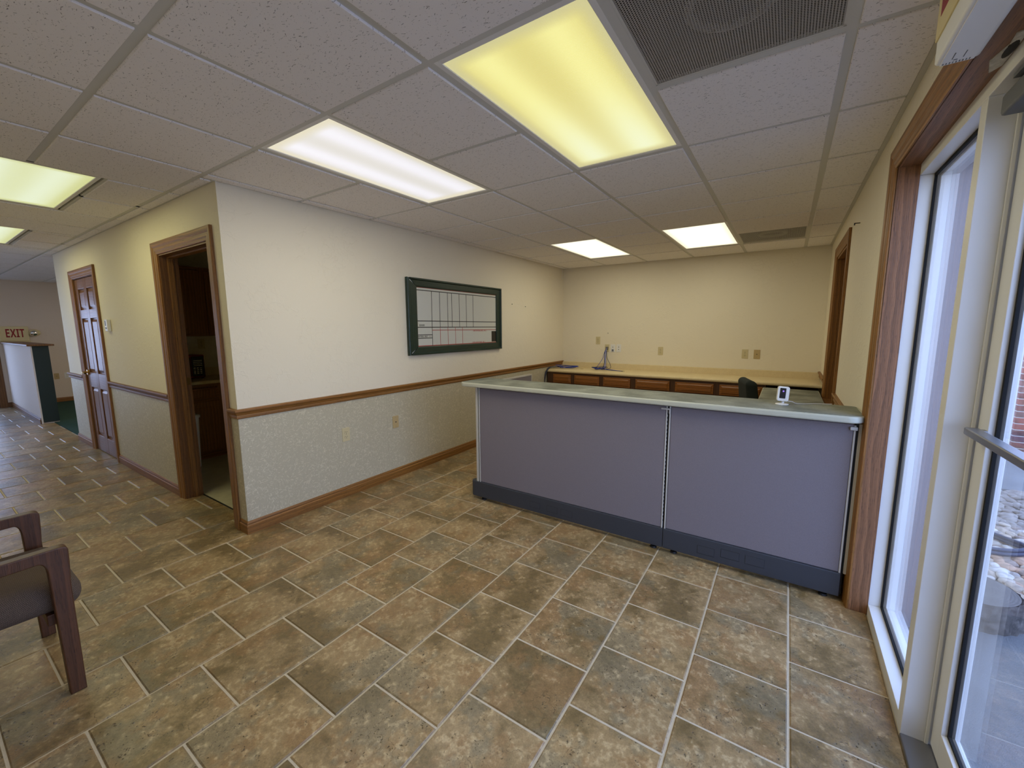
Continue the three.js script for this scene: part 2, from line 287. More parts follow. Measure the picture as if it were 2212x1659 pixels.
// ---- wallpaper below the chair rail, in strips
function strips(wallMesh, axis, a0, a1, face, out, y0 = .085, y1 = .822, w = .53) {
  let k = 0; const n = Math.max(1, Math.round((a1 - a0) / w)), s = (a1 - a0) / n;
  for (let i = 0; i < n; i++) {
    const p = a0 + i * s + .0004, q = a0 + (i + 1) * s - .0004, f0 = Math.min(face, face + out), f1 = Math.max(face, face + out);
    part('wallpaper_strip', shifted(axis === 'x' ? B(p, q, y0, y1, f0, f1, 0, 0) : B(f0, f1, y0, y1, p, q, 0, 2), (k += .137), k * 1.7), M.paper, wallMesh);
  }
}
strips(wallLeft, 'z', -L, -.72, 0, .0012, .085, .822, .53); strips(wallLeft, 'z', -.72, -.22, 0, .0012, .085, .822, .5); strips(wallLeft, 'z', -.22, 0, 0, .0012, .085, .822, .22);
strips(wallHall, 'x', -.105, 0, 0, .0012); strips(wallHall, 'x', -2.86, -1.19, 0, .0012); strips(wallHall, 'x', HALL, -3.86, 0, .0012);
strips(wallRight, 'z', -2.93, -1.38, R, -.0012); strips(wallRight, 'z', -L, -4.0, R, -.0012);

// ---- floor: tiles of 0.348 m in half-offset rows on a grout bed
const floor = structure('floor');
part('grout_bed', B(FAR, 3.58, -.1, -.005, -L, FRONT), M.grout, floor);
{
  const P = .3481, X0 = .0055, gap = .0085, lists = [], proj = V(0, 0, 0); camera.updateMatrixWorld(); camera.updateProjectionMatrix();
  const variants = new Map();
  function tileGeo(w, d, k) {                                // top bevelled, uv shifted per variant
    const key = `${w.toFixed(3)} ${d.toFixed(3)} ${k}`; if (variants.has(key)) return variants.get(key);
    const e = .004, h = .0035, q = [[-w, -.009, -d], [w, -.009, -d], [w, -.009, d], [-w, -.009, d], [-w, -h, -d], [w, -h, -d], [w, -h, d], [-w, -h, d], [-w + e, 0, -d + e], [w - e, 0, -d + e], [w - e, 0, d - e], [-w + e, 0, d - e]];
    const f = [[8, 11, 10, 9], [4, 8, 9, 5], [5, 9, 10, 6], [6, 10, 11, 7], [7, 11, 8, 4], [0, 4, 5, 1], [1, 5, 6, 2], [2, 6, 7, 3], [3, 7, 4, 0]], pos = [], uv = [];
    const du = rr(0, 1.4), dv = rr(0, 1.4), t = Math.floor(rnd() * 4) * Math.PI / 2, cu = Math.cos(t), su = Math.sin(t);
    for (const [a, b, c, dd] of f) for (const i of [a, b, c, a, c, dd]) { pos.push(...q[i]); uv.push(q[i][0] * cu - q[i][2] * su + du, q[i][0] * su + q[i][2] * cu + dv + q[i][1]); }
    const g = new THREE.BufferGeometry(); g.setAttribute('position', new THREE.Float32BufferAttribute(pos, 3)); g.setAttribute('uv', new THREE.Float32BufferAttribute(uv, 2)); g.computeVertexNormals();
    variants.set(key, g); return g;
  }
  for (let i = -26; i <= 9; i++) for (let j = -16; j <= 6; j++) {
    const odd = ((i % 2) + 2) % 2;                           // rows alternate by half a tile
    let x0 = X0 + i * P, x1 = x0 + P, z0 = (odd ? -.0325 : -.2065) + j * P, z1 = z0 + P;
    x0 += gap / 2; x1 -= gap / 2; z0 += gap / 2; z1 -= gap / 2;
    x0 = Math.max(x0, FAR); x1 = Math.min(x1, 3.46); z1 = Math.min(z1, FRONT); z0 = Math.max(z0, i >= 0 ? -L : i < -13 ? -.04 : -.117);
    if (x1 - x0 < .02 || z1 - z0 < .02) continue;
    const cx = (x0 + x1) / 2, cz = (z0 + z1) / 2; let seen = 0;
    for (const [a, b] of [[x0, z0], [x1, z0], [x0, z1], [x1, z1], [cx, cz]]) { proj.set(a, 0, b).applyMatrix4(camera.matrixWorldInverse); if (proj.z < -.1) { proj.applyMatrix4(camera.projectionMatrix); if (Math.abs(proj.x) < 1 && Math.abs(proj.y) < 1) seen = 1; } }
    if (z1 < -1.5 && x0 > .95) seen = 0;                      // behind the reception desk
    const d = Math.hypot(cx - 3.04, cz - 1.24, 1.417);
    lists.push([seen ? d : d + 100, cx, cz, (x1 - x0) / 2, (z1 - z0) / 2]);
  }
  lists.sort((a, b) => a[0] - b[0]); const rest = [];
  lists.forEach(([, x, z, w, d], n) => {
    const g = tileGeo(w, d, Math.floor(rnd() * 14)), y = rr(-.0012, .0);
    if (n < 300) { const m = new THREE.Mesh(g, M.tiles[Math.floor(rnd() * 4)]); m.name = 'tile'; m.position.set(x, y, z); floor.add(m); } else rest.push(g.clone().translate(x, y, z));
  });
  const m = part('far_tiles', rest, M.tiles[0], floor); m.userData.kind = 'stuff';
}
slab('floor_kitchen', B(-2.72, -WT, -.09, .001, -3.5, -.117), M.vinyl);
slab('floor_carpet', B(FAR, HALL, -.09, .006, -3.2, -.042), M.carpet);

// ---- ceiling: lay-in tiles on a painted grid
const ceiling = structure('ceiling');
const lightCells = [], skip = (x, z) => lightCells.some(([a, b, c, d]) => x > a && x < b && z > c && z < d);
const gx = (k) => GX + k * PX, gz = (k) => GZ - (k - 1) * PZ;  // lines: columns k (a = 0), rows k (1 = first)
lightCells.push([gx(2), gx(3), gz(3), gz(1)], [gx(0), gx(1), gz(3), gz(1)], [gx(0), gx(1), gz(8), gz(6)], [gx(2), gx(3), gz(8), gz(6)], [gx(3), gx(4), gz(2), gz(1)], [gx(3), gx(4), gz(8), gz(7)]);
const HALLN = [gx(-4), gx(-2), .393, 1.003], HALLF = [-4.04, -2.83, .393, 1.003]; const FARL = [gx(-12), gx(-10), gz(5), gz(4)]; lightCells.push(HALLN, HALLF, FARL);
{
  const add = (a, b, c, d) => {
    if (b - a < .02 || d - c < .02 || skip((a + b) / 2, (c + d) / 2)) return;
    const A = a + (a < .01 && a > -.01 || a === FAR ? .0215 : .0155), Bx = b - (b === R || b === 0 ? .0215 : .0155), C = c + (c === -L || c === -3.2 ? .0215 : .0155), D = d - .0155, e = .0025, y0 = H - .0075, k = Math.floor(rnd() * 8);
    if (Bx - A < .02 || D - C < .02) return;
    const q = [[A, H + .001, C], [Bx, H + .001, C], [Bx, H + .001, D], [A, H + .001, D], [A, y0 + e, C], [Bx, y0 + e, C], [Bx, y0 + e, D], [A, y0 + e, D], [A + e, y0, C + e], [Bx - e, y0, C + e], [Bx - e, y0, D - e], [A + e, y0, D - e]], pos = [];
    for (const [m, n, o, p] of [[8, 9, 10, 11], [4, 5, 9, 8], [5, 6, 10, 9], [6, 7, 11, 10], [7, 4, 8, 11], [0, 1, 5, 4], [1, 2, 6, 5], [2, 3, 7, 6], [3, 0, 4, 7]]) pos.push(...q[m], ...q[n], ...q[o], ...q[m], ...q[o], ...q[p]);
    const g0 = new THREE.BufferGeometry(); g0.setAttribute('position', new THREE.Float32BufferAttribute(pos, 3)); g0.computeVertexNormals(); const g = shifted(uvP(g0, 2), k * .17, k * .31);
    const m = new THREE.Mesh(g, M.ceil); m.name = 'ceiling_tile'; ceiling.add(m);
  };
  const cols = (a, b) => { const l = [a]; for (let k = -20; k < 6; k++) if (gx(k) > a + .02 && gx(k) < b - .02) l.push(gx(k)); l.push(b); return l.sort((p, q) => p - q); };
  const rows = (a, b) => { const l = [a]; for (let k = -4; k < 12; k++) if (gz(k) > a + .005 && gz(k) < b - .02) l.push(gz(k)); l.push(b); return l.sort((p, q) => p - q); };
  const A = cols(0, R), Z = rows(-L, FRONT), C = cols(FAR, 0), Z2 = rows(0, FRONT), D = cols(FAR, HALL), Z3 = rows(-3.2, 0), ALL = cols(FAR, R), ROWS = rows(-L, FRONT);
  for (let i = 0; i + 1 < ALL.length; i++) for (let j = 0; j + 1 < ROWS.length; j++) {   // each cell of the grid, cut at the walls and round the corridor lights
    const a = ALL[i], b = ALL[i + 1], c = ROWS[j], d = ROWS[j + 1]; let pieces = [];
    if (a >= 0) pieces = [[a, b, c, d]];
    else if (b > 0) pieces = c >= .08 ? [[a, b, c, d]] : [[0, b, c, d], [a, 0, Math.max(c, 0), d]];
    else if (a < HALL && b > HALL) pieces = c >= .08 ? [[a, b, c, d]] : [[a, HALL, Math.max(c, -3.2), d], [HALL, b, Math.max(c, 0), d]];
    else pieces = [[a, b, Math.max(c, b <= HALL ? -3.2 : 0), d]];
    for (const h of [HALLN, HALLF]) pieces = pieces.flatMap(([a, b, c, d]) => {
      if (b <= h[0] || a >= h[1] || d <= h[2] || c >= h[3]) return [[a, b, c, d]];
      const o = []; if (a < h[0]) o.push([a, h[0], c, d]); if (b > h[1]) o.push([h[1], b, c, d]); const p = Math.max(a, h[0]), q = Math.min(b, h[1]);
      if (c < h[2]) o.push([p, q, c, h[2]]); if (d > h[3]) o.push([p, q, h[3], d]); return o;
    });
    for (const p of pieces) add(...p);
  }
  // grid bars
  const w = .0165, bar = (a, b, c, d) => part('grid_bar', B(a, b, H - .0005, H + .012, c, d), M.grid, ceiling);
  for (const x of A.slice(1, -1)) bar(x - w, x + w, -L, FRONT);
  bar(-.03, .03, 0, .075);
  for (const z of Z.slice(1, -1)) for (let i = 0; i + 1 < A.length; i++) {
    const m = (A[i] + A[i + 1]) / 2; if (skip(m, z)) continue; bar(A[i] + (i ? w : 0), A[i + 1] - (i + 2 < A.length ? w : 0), z - w, z + w);
  }
  for (const z of Z2.slice(1, -1)) for (const [a, b] of z > .6 && z < .8 ? [[FAR, HALLF[0]], [HALLF[1], HALLN[0]], [HALLN[1], 0]] : [[FAR, 0]]) bar(a, b, z - w, z + w);
  for (const x of C.slice(1, -1)) { let at = 0; for (const h of [[HALLN], [HALLF]].flat()) if (x > h[0] + .02 && x < h[1] - .02) at = h; if (at) { bar(x - w, x + w, 0, at[2]); bar(x - w, x + w, at[3], FRONT); } else bar(x - w, x + w, 0, FRONT); }
  for (const h of [HALLN, HALLF]) { bar(h[0] - .0, h[1], h[2] - .02, h[2]); bar(h[0], h[1], h[3], h[3] + .02); for (const x of [h[0], h[1]]) bar(x - w, x + w, h[2], h[3]); }
  for (const x of D.slice(1, -1)) bar(x - w, x + w, -3.2, 0); for (const z of Z3.slice(1, -1)) bar(FAR, HALL, z - w, z + w);
  const edge = .02;                                          // wall angle
  part('wall_angle', [B(0, edge, H - .003, H, -L, -edge), B(R - edge, R, H - .003, H, -L, FRONT), B(edge, R - edge, H - .003, H, -L, -L + edge), B(HALL, 0, H - .003, H, 0, edge), B(FAR, FAR + edge, H - .003, H, -3.2, FRONT)], M.grid, ceiling);
}
slab('ceiling_kitchen', B(-2.72, -WT, H, H + .03, -3.5, -WT), M.white);

// ---- trims
const BASE = [[0, 0], [.014, 0], [.014, .060], [.010, .067], [.010, .076], [.005, .088], [0, .09]];
const RAIL = [[0, 0], [.006, 0], [.013, .007], [.013, .018], [.010, .024], [.015, .036], [.021, .044], [.024, .050], [.024, .062], [.021, .066], [0, .066]];
const CASE = [[0, 0], [.008, 0], [.011, .006], [.011, .018], [.014, .028], [.014, .050], [.018, .060], [.020, .072], [.020, .086], [.017, .090], [0, .090]];
const X = V(1, 0, 0), Y = V(0, 1, 0), Z = V(0, 0, 1), nX = V(-1, 0, 0), nY = V(0, -1, 0), nZ = V(0, 0, -1);
function trim(name, profile, y, P0, D, len, N, m0, m1, mat = M.oak) { const g = molding(profile, P0.clone().setY(y), D, len, N, Y, m0, m1); return slab(name, g, mat); }
const RAILY = .816;
// left wall (runs from the outside corner to the back), corridor wall, right wall
trim('baseboard_left', BASE, 0, V(0, 0, 0), nZ, L, X, [0, -1], [0, 0]); trim('trim', RAIL, RAILY, V(0, 0, 0), nZ, L, X, [0, -1], [0, 0]);
trim('baseboard_corridor', BASE, 0, V(0, 0, 0), nX, .10, Z, [0, -1], [0, 0]); trim('trim', RAIL, RAILY, V(0, 0, 0), nX, .10, Z, [0, -1], [0, 0]);
trim('baseboard_corridor', BASE, 0, V(-1.19, 0, 0), nX, 1.66, Z, [0, 0], [0, 0]); trim('trim', RAIL, RAILY, V(-1.19, 0, 0), nX, 1.66, Z, [0, 0], [0, 0], M.oakDark);
trim('baseboard_corridor', BASE, 0, V(-3.87, 0, 0), nX, HALL === 0 ? 0 : .69, Z, [0, 0], [0, -1]); trim('trim', RAIL, RAILY, V(-3.87, 0, 0), nX, .69, Z, [0, 0], [0, -1], M.oakDark);
trim('baseboard_right', BASE, 0, V(R, 0, -1.385), nZ, L - 1.385, nX, [0, 0], [0, 0]);
trim('trim', RAIL, RAILY, V(R, 0, -1.385), nZ, 1.54, nX, [0, 0], [0, 0]); trim('trim', RAIL, RAILY, V(R, 0, -4.02), nZ, L - 4.02, nX, [0, 0], [0, 0]);
trim('baseboard_far', BASE, 0, V(FAR, 0, -3.2), Z, 3.1, X, [0, 0], [0, 0]); trim('baseboard_far', BASE, 0, V(FAR, 0, .085), Z, .055, X, [0, 0], [0, 0], M.oakDark);
trim('baseboard_front', BASE, 0, V(FAR, 0, FRONT), X, R - FAR, nZ, [0, 0], [0, 0]);
// casing round an opening in a wall facing N; a = horizontal axis, a0 < a1, top; sides from y0
function casing(parent, P, A, a0, a1, y0, top, N, mat, foot = true) {
  const at = (a, y) => P.clone().addScaledVector(A, a).setY(y);
  part('casing', molding(CASE, at(a0, y0), Y, top - y0, N, A.clone().negate(), [0, 0], [-1, 0]), mat, parent);
  part('casing', molding(CASE, at(a1, y0), Y, top - y0, N, A, [0, 0], [-1, 0]), mat, parent);
  part('casing', molding(CASE, at(a0, top), A, a1 - a0, N, Y, [-1, 0], [-1, 0]), mat, parent);
}

// ---- door_1: closed six-panel oak door in the corridor wall
{
  const d = structure('door_1'), [a0, a1, , top] = CDOOR;
  casing(d, V(0, 0, 0), X, a0 + .008, a1 - .008, 0, top - .008, Z, M.oak);
  part('frame', [B(a0, a0 + .014, 0, top, -WT, .001, 0, 1), B(a1 - .014, a1, 0, top, -WT, .001, 0, 1), B(a0 + .014, a1 - .014, top - .014, top, -WT, .001, 0, 0)], M.oakDark, d);
  const l = a0 + .017, r = a1 - .017, b = .008, t = top - .017, z0 = -.045, z1 = -.008, w = r - l, st = .105, mu = (l + r) / 2, rows = [[t - .335, t - .107], [t - 1.04, t - .43], [t - 1.78, t - 1.21]];
  part('leaf', B(l, r, b, t, z0, z0 + .022, 0, 1), M.oakDoor, d);
  for (const [x0, x1] of [[l, l + st], [r - st, r], [mu - .05, mu + .05]]) part('stile', B(x0, x1, b, t, z0 + .021, z1, .003, 1), M.oakDoor, d);
  const ys = [b, ...rows.slice().reverse().flatMap((q) => q), t];
  for (let i = 0; i < ys.length; i += 2) for (const [x0, x1] of [[l + st, mu - .05], [mu + .05, r - st]]) part('rail', B(x0, x1, ys[i], ys[i + 1], z0 + .021, z1 - .0005, .003, 0), M.oakDoor, d);
  for (const [y0, y1] of rows) for (const [x0, x1] of [[l + st, mu - .05], [mu + .05, r - st]]) part('door_panel', frustum(x0 + .012, x1 - .012, y0 + .012, y1 - .012, z0 + .02, z1 - .004, .03), M.oakDoor, d);
  for (const y of [.22, 1.05, t - .2]) part('hinge', [cyl(.007, .007, .09, r + .002, y, z1 + .006, 12), B(r - .03, r, y - .044, y + .044, z1, z1 + .002)], M.hinge, d);
  const h = part('door_handle', [cyl(.03, .03, .012, 0, 0, 0, 24).rotateX(Math.PI / 2).translate(l + .06, .93, z1 + .006), cyl(.011, .011, .05, 0, 0, 0, 16).rotateX(Math.PI / 2).translate(l + .06, .93, z1 + .03)], M.brass, d, 'brass lever handle');
  part('lever', tube([[l + .05, .93, z1 + .052], [l + .09, .932, z1 + .055], [l + .13, .928, z1 + .055], [l + .165, .925, z1 + .05]], .009, 16), M.brass, h);
}
// ---- door_2: cased opening to the kitchen
{
  const d = structure('door_2'), [a0, a1, , top] = KDOOR;
  casing(d, V(0, 0, 0), X, a0 + .006, a1 - .006, 0, top - .006, Z, M.oak);
  part('jamb', B(a0, a0 + .018, 0, top, -WT - .001, .001, 0, 1), M.oakDark, d); part('jamb', B(a1 - .018, a1, 0, top, -WT - .001, .001, 0, 1), M.oakDark, d); part('jamb', B(a0 + .018, a1 - .018, top - .018, top, -WT - .001, .001, 0, 0), M.oakDark, d);
  part('door_stop', B(a0 + .018, a0 + .03, 0, top - .018, -.085, -.048, .002, 1), M.oak, d); part('door_stop', B(a1 - .03, a1 - .018, 0, top - .018, -.085, -.048, .002, 1), M.oak, d); part('door_stop', B(a0 + .03, a1 - .03, top - .03, top - .018, -.085, -.048, .002, 0), M.oak, d);
  part('strike_plate', B(a0 + .018, a0 + .0195, .96, 1.02, -.114, -.09), M.hinge, d);
  part('threshold', B(a0 + .018, a1 - .018, .0, .004, -.122, -.112), M.black, d);
}
// ---- door_3: glazed door in the far wall that lets daylight into the corridor
{
  const d = structure('door_3'), [a0, a1, , top] = XDOOR, x = FAR - .06;
  casing(d, V(FAR, 0, 0), Z, a0, a1, 0, top, X, M.oakDark);
  part('jamb', [B(FAR - WT, FAR, 0, top, a0, a0 + .02, 0, 1), B(FAR - WT, FAR, 0, top, a1 - .02, a1, 0, 1), B(FAR - WT, FAR, top - .02, top, a0 + .02, a1 - .02, 0, 2)], M.oakDark, d);
  part('door_frame', [B(x - .02, x + .02, .01, top - .022, a0 + .022, a0 + .1), B(x - .02, x + .02, .01, top - .022, a1 - .1, a1 - .022), B(x - .02, x + .02, .01, .2, a0 + .1, a1 - .1), B(x - .02, x + .02, top - .12, top - .022, a0 + .1, a1 - .1)], M.alu, d);
  part('pane', B(x - .003, x + .003, .2, top - .12, a0 + .1, a1 - .1), M.glass, d);
}
// ---- low partition with a cap and a dark green end, at the corridor's far end
{
  const w = slab('wall_partition', B(FAR, -6.315, 0, 1.18, -.1, .085, 0, 0), M.farPaint);
  part('cap', B(FAR + .02, -6.25, 1.18, 1.205, -.155, .125, .006, 0), M.oakDark, w);
  part('end_panel', B(-6.315, -6.295, .02, 1.18, -.098, .07, .002, 1), M.green, w, 'dark green end panel');
  part('corner_trim', B(-6.318, -6.297, 0, 1.18, .07, .088, .002, 1), M.farPaint, w);
  part('baseboard', molding(BASE, V(FAR, 0, .085), X, FAR * -1 - 6.33, Z, Y), M.oakDark, w);
}
// ---- window_1: wood-lined window in the right wall behind the desk, its shutter closed
{
  const w = structure('window_1'), [a0, a1, y0, y1] = WIN;
  casing(w, V(R, 0, 0), Z, a0, a1, y0, y1, nX, M.oak);
  part('window_frame', [B(R - .001, 3.56, y0, y1, a0, a0 + .02, 0, 1), B(R - .001, 3.56, y0, y1, a1 - .02, a1, 0, 1), B(R - .001, 3.56, y1 - .02, y1, a0 + .02, a1 - .02, 0, 2)], M.oak, w);
  part('window_sill', B(R - .03, 3.56, y0 - .02, y0 + .004, a0 - .02, a1 + .02, .004, 2), M.oakDark, w);
  part('shutter', [B(3.545, 3.57, y0, y1, a0, a1, 0, 1), ...[[a0 + .06, -3.49], [-3.44, a1 - .06]].map(([p, q]) => uvP(frustum(p, q, y0 + .08, y1 - .08, 0, .008, .03).rotateY(-Math.PI / 2).translate(3.545, 0, 0)))], M.oakDark, w);
}
// ---- window_2: wide window in the front wall of the corridor, out of frame, whose daylight shows on the corridor floor
{
  const w = structure('window_2'), [a0, a1, y0, y1] = FWIN, z = FRONT + .06, f = .05;
  casing(w, V(0, 0, FRONT), X, a0, a1, y0, y1, nZ, M.oak);
  part('window_frame', [B(a0, a1, y0, y0 + f, z - .03, z + .03), B(a0, a1, y1 - f, y1, z - .03, z + .03), B(a0, a0 + f, y0 + f, y1 - f, z - .03, z + .03), B(a1 - f, a1, y0 + f, y1 - f, z - .03, z + .03), B(-5.025, -4.975, y0 + f, y1 - f, z - .03, z + .03)], M.alu, w);
  for (const [p, q] of [[a0 + f, -5.025], [-4.975, a1 - f]]) part('pane', B(p, q, y0 + f, y1 - f, z - .003, z + .003), M.glass, w);
}
// ---- door_4: white aluminium storefront with sidelights and a glass door
{
  const d = structure('door_4'), [a0, a1, , top] = STORE, x0 = 3.462, x1 = 3.58, gX = 3.512;
  casing(d, V(R, 0, 0), Z, -1.285, 1.105, 0, top - .005, nX, M.oak);
  part('wood_jamb', B(R - .002, x0, 0, top + .012, -1.308, -1.285, 0, 1), M.oakJamb, d); part('wood_jamb', B(R - .002, x0, 0, top + .012, 1.105, 1.128, 0, 1), M.oakJamb, d);
  part('head_jamb', B(R - .002, x0, top - .005, top + .012, -1.285, 1.105, 0, 2), M.oakJamb, d);
  const post = (z0, z1, y0 = 0) => part('frame_post', B(x0, x1, y0, top - .05, z0, z1, .002, 1), M.alu, d);
  post(-1.34, -1.29); post(-.605, -.553); post(.405, .457); post(1.11, 1.16);
  part('frame_head', B(x0, x1, top - .05, top, -1.34, 1.16, .002, 2), M.alu, d);
  for (const [z0, z1] of [[-1.29, -.605], [.457, 1.11]]) {
    part('frame_sill', B(x0, x1, 0, .052, z0, z1, .002, 2), M.alu, d);
    const y0 = .052, y1 = top - .05, q = .012;
    part('gasket', [B(gX - .004, gX + .012, y0, y0 + q, z0, z1), B(gX - .004, gX + .012, y1 - q, y1, z0, z1), B(gX - .004, gX + .012, y0 + q, y1 - q, z0, z0 + q), B(gX - .004, gX + .012, y0 + q, y1 - q, z1 - q, z1)], M.gasket, d);
    part('pane', B(gX, gX + .006, y0, y1, z0, z1), M.glass, d);
    part('glazing_bead', [B(gX + .014, x1, y0, y0 + .02, z0, z1), B(gX + .014, x1, y1 - .02, y1, z0, z1), B(gX + .014, x1, y0 + .02, y1 - .02, z0, z0 + .02), B(gX + .014, x1, y0 + .02, y1 - .02, z1 - .02, z1)], M.alu, d);
  }
  for (const [z0, z1] of [[-.553, -.546], [.398, .405]]) part('door_stop', B(3.522, 3.531, 0, top - .05, z0, z1, .002, 1), M.alu, d);
  part('threshold', B(3.46, 3.60, -.004, .012, -.553, .405, .004, 2), M.steel, d);
  // the leaf
  const l = -.549, r = .401, b = .018, t = top - .054, X0 = 3.536, X1 = 3.58, s = .074, gx0 = 3.554;
  part('door_stile', B(X0, X1, b, t, l, l + s, .002, 1), M.alu, d); part('door_stile', B(X0, X1, b, t, r - s, r, .002, 1), M.alu, d);
  part('door_rail', B(X0, X1, b, b + .102, l + s, r - s, .002, 2), M.alu, d); part('door_rail', B(X0, X1, t - .09, t, l + s, r - s, .002, 2), M.alu, d);
  const q = .010, y0 = b + .102, y1 = t - .09, z0 = l + s, z1 = r - s;
  part('gasket', [B(gx0 - .004, gx0 + .011, y0, y0 + q, z0, z1), B(gx0 - .004, gx0 + .011, y1 - q, y1, z0, z1), B(gx0 - .004, gx0 + .011, y0 + q, y1 - q, z0, z0 + q), B(gx0 - .004, gx0 + .011, y0 + q, y1 - q, z1 - q, z1)], M.gasket, d);
  part('pane', B(gx0, gx0 + .006, y0, y1, z0, z1), M.glass, d);
  const bar = part('push_bar', B(3.494, 3.526, 1.096, 1.118, -.50, .352, .004, 2), M.steel, d, 'grey metal push bar');
  for (const z of [-.485, .337]) part('bracket', B(3.524, X0, 1.099, 1.115, z - .012, z + .012), M.steel, bar);
  const c = part('door_closer', B(3.475, X0, t - .075, t - .02, -.50, -.20, .008, 2), M.grey, d, 'dark grey door closer'); part('closer_arm', B(3.47, 3.485, t - .012, t - .002, -.42, -.05), M.grey, c);
  // chipped filler on the head jamb
  const chip = new THREE.Shape(); [[3.443, -.50], [3.425, -.43], [3.432, -.395], [3.44, -.36], [3.437, -.31], [3.456, -.30], [3.460, -.38], [3.460, -.47]].forEach(([x, z], i) => i ? chip.lineTo(x, z) : chip.moveTo(x, z));
  const cg = uvP(ext(chip, .003, .0015, 1, 4).rotateX(Math.PI / 2)); cg.translate(0, top - .0045, 0);
  const cm = part('filler_patch', cg, M.plaster, d, 'bare patch of white filler'); part('dark_gap', uvP(new THREE.SphereGeometry(.5, 14, 8).scale(.022, .006, .09).translate(3.449, top - .008, -.385)), M.hole, cm);
}
// outer reveal beside the sidelight
slab('trim_outer_reveal', [B(3.58, 3.675, -.02, 2.12, -1.345, -1.318), B(3.58, 3.675, 2.09, 2.12, -1.318, 1.16), B(3.58, 3.675, -.02, 2.12, 1.14, 1.165)], M.exterior);

// ================================================================ outside
slab('paving', [B(3.58, 9.5, -.14, -.02, -1.93, 7), B(4.4, 9.5, -.14, -.015, -5.6, -4.05), B(3.8, 9.5, -.14, -.02, -12, -5.6)], M.concrete);
slab('paving', B(-16, FAR - WT, -.14, -.02, -7, 8), M.concrete); slab('paving', B(FAR - WT, 3.58, -.14, -.02, FRONT + WT, 8), M.concrete);
{
  const bed = structure('pebble_bed'); part('soil', B(3.66, 9.5, -.14, -.045, -5.6, -1.93), M.soil, bed);
  const geos = [0, 1, 2, 3].map(() => { const g = mergeVertices(new THREE.IcosahedronGeometry(1, 2).deleteAttribute('normal').deleteAttribute('uv')), p = g.attributes.position, a = rr(0, 9), b = rr(0, 9); for (let i = 0; i < p.count; i++) { const x = p.getX(i), y = p.getY(i), z = p.getZ(i), k = 1 + .1 * Math.sin(2.1 * x + a) + .08 * Math.sin(2.7 * z + b) + .05 * Math.sin(3 * y + a); p.setXYZ(i, x * k, y * k, z * k); } g.computeVertexNormals(); const uv = new Float32Array(p.count * 2); for (let i = 0; i < p.count; i++) { uv[i * 2] = p.getX(i) * .08; uv[i * 2 + 1] = p.getZ(i) * .08 + p.getY(i) * .05; } g.setAttribute('uv', new THREE.BufferAttribute(uv, 2)); return g; });
  const spots = [];
  for (let x = 3.72; x < 7; x += .056) for (let z = -4.03; z < -1.95; z += .05) { const px = x + rr(-.02, .02), pz = z + rr(-.018, .018); spots.push([Math.hypot(px - 3.04, pz - 1.24) + (((px - 3.04) / (1.24 - pz)) < .245 || ((px - 3.04) / (1.24 - pz)) > .45 ? 50 : 0), px, pz]); }
  spots.sort((a, b) => a[0] - b[0]);
  const o = new THREE.Object3D(), rest = [[], [], [], []];
  spots.forEach(([, x, z], n) => {
    const s = rr(.024, .038); o.position.set(x, -.04 + rr(0, .018), z); o.rotation.set(rr(-.3, .3), rr(0, 6.3), rr(-.3, .3)); o.scale.set(s * rr(1, 1.35), s * rr(.5, .7), s); o.updateMatrix();
    const k = n % 4; if (n < 300) { const m = new THREE.Mesh(geos[k], M.pebbles[Math.floor(rnd() * 6)]); m.name = 'pebble'; m.applyMatrix4(o.matrix); bed.add(m); } else rest[k].push(o.matrix.clone());
  });
  const all = rest.flat(), im = new THREE.InstancedMesh(geos[0], M.pebbles[1], all.length); all.forEach((m, i) => { im.setMatrixAt(i, m); im.setColorAt(i, new THREE.Color().setHSL(.07, .12, rr(.55, .95))); }); im.name = 'more_pebbles'; im.userData.kind = 'stuff'; bed.add(im);
}
{ // brick pier
  const pier = structure('wall_brick_pier'), X0 = 5.12, Z1 = -5.3, nx = 3, nz = 3, bw = .203, bh = .0572, bd = .09, j = .0095, W = nx * (bw + j), D = nz * (bw + j), rows = 40;
  part('mortar', B(X0 + .004, X0 + W - .004 - j, -.02, rows * (bh + j), Z1 - D + .004 + j, Z1 - .004), M.mortar, pier);
  for (let r = 0; r < rows; r++) {
    const y = -.02 + r * (bh + j), off = r % 2 ? (bw + j) / 2 : 0;
    for (let i = -1; i < nx; i++) { const a = Math.max(X0, X0 + i * (bw + j) + off), b = Math.min(X0 + W - j, X0 + i * (bw + j) + off + bw); if (b - a > .03) part('brick', shifted(B(a, b, y, y + bh, Z1 - .05, Z1, .004), r * .13 + i * .29, r * .21), M.bricks[Math.floor(rnd() * 5)], pier); }
    for (let i = -1; i < nz; i++) { const a = Math.max(0, i * (bw + j) + bw + j - off - bw / 2), b = Math.min(D - j, i * (bw + j) + bw + j - off + bw / 2); if (b - a > .06 && a >= .05) part('brick', shifted(B(X0, X0 + .05, y, y + bh, Z1 - b, Z1 - a, .004), r * .17 + i * .23, r * .11), M.bricks[Math.floor(rnd() * 5)], pier); }
  }
}
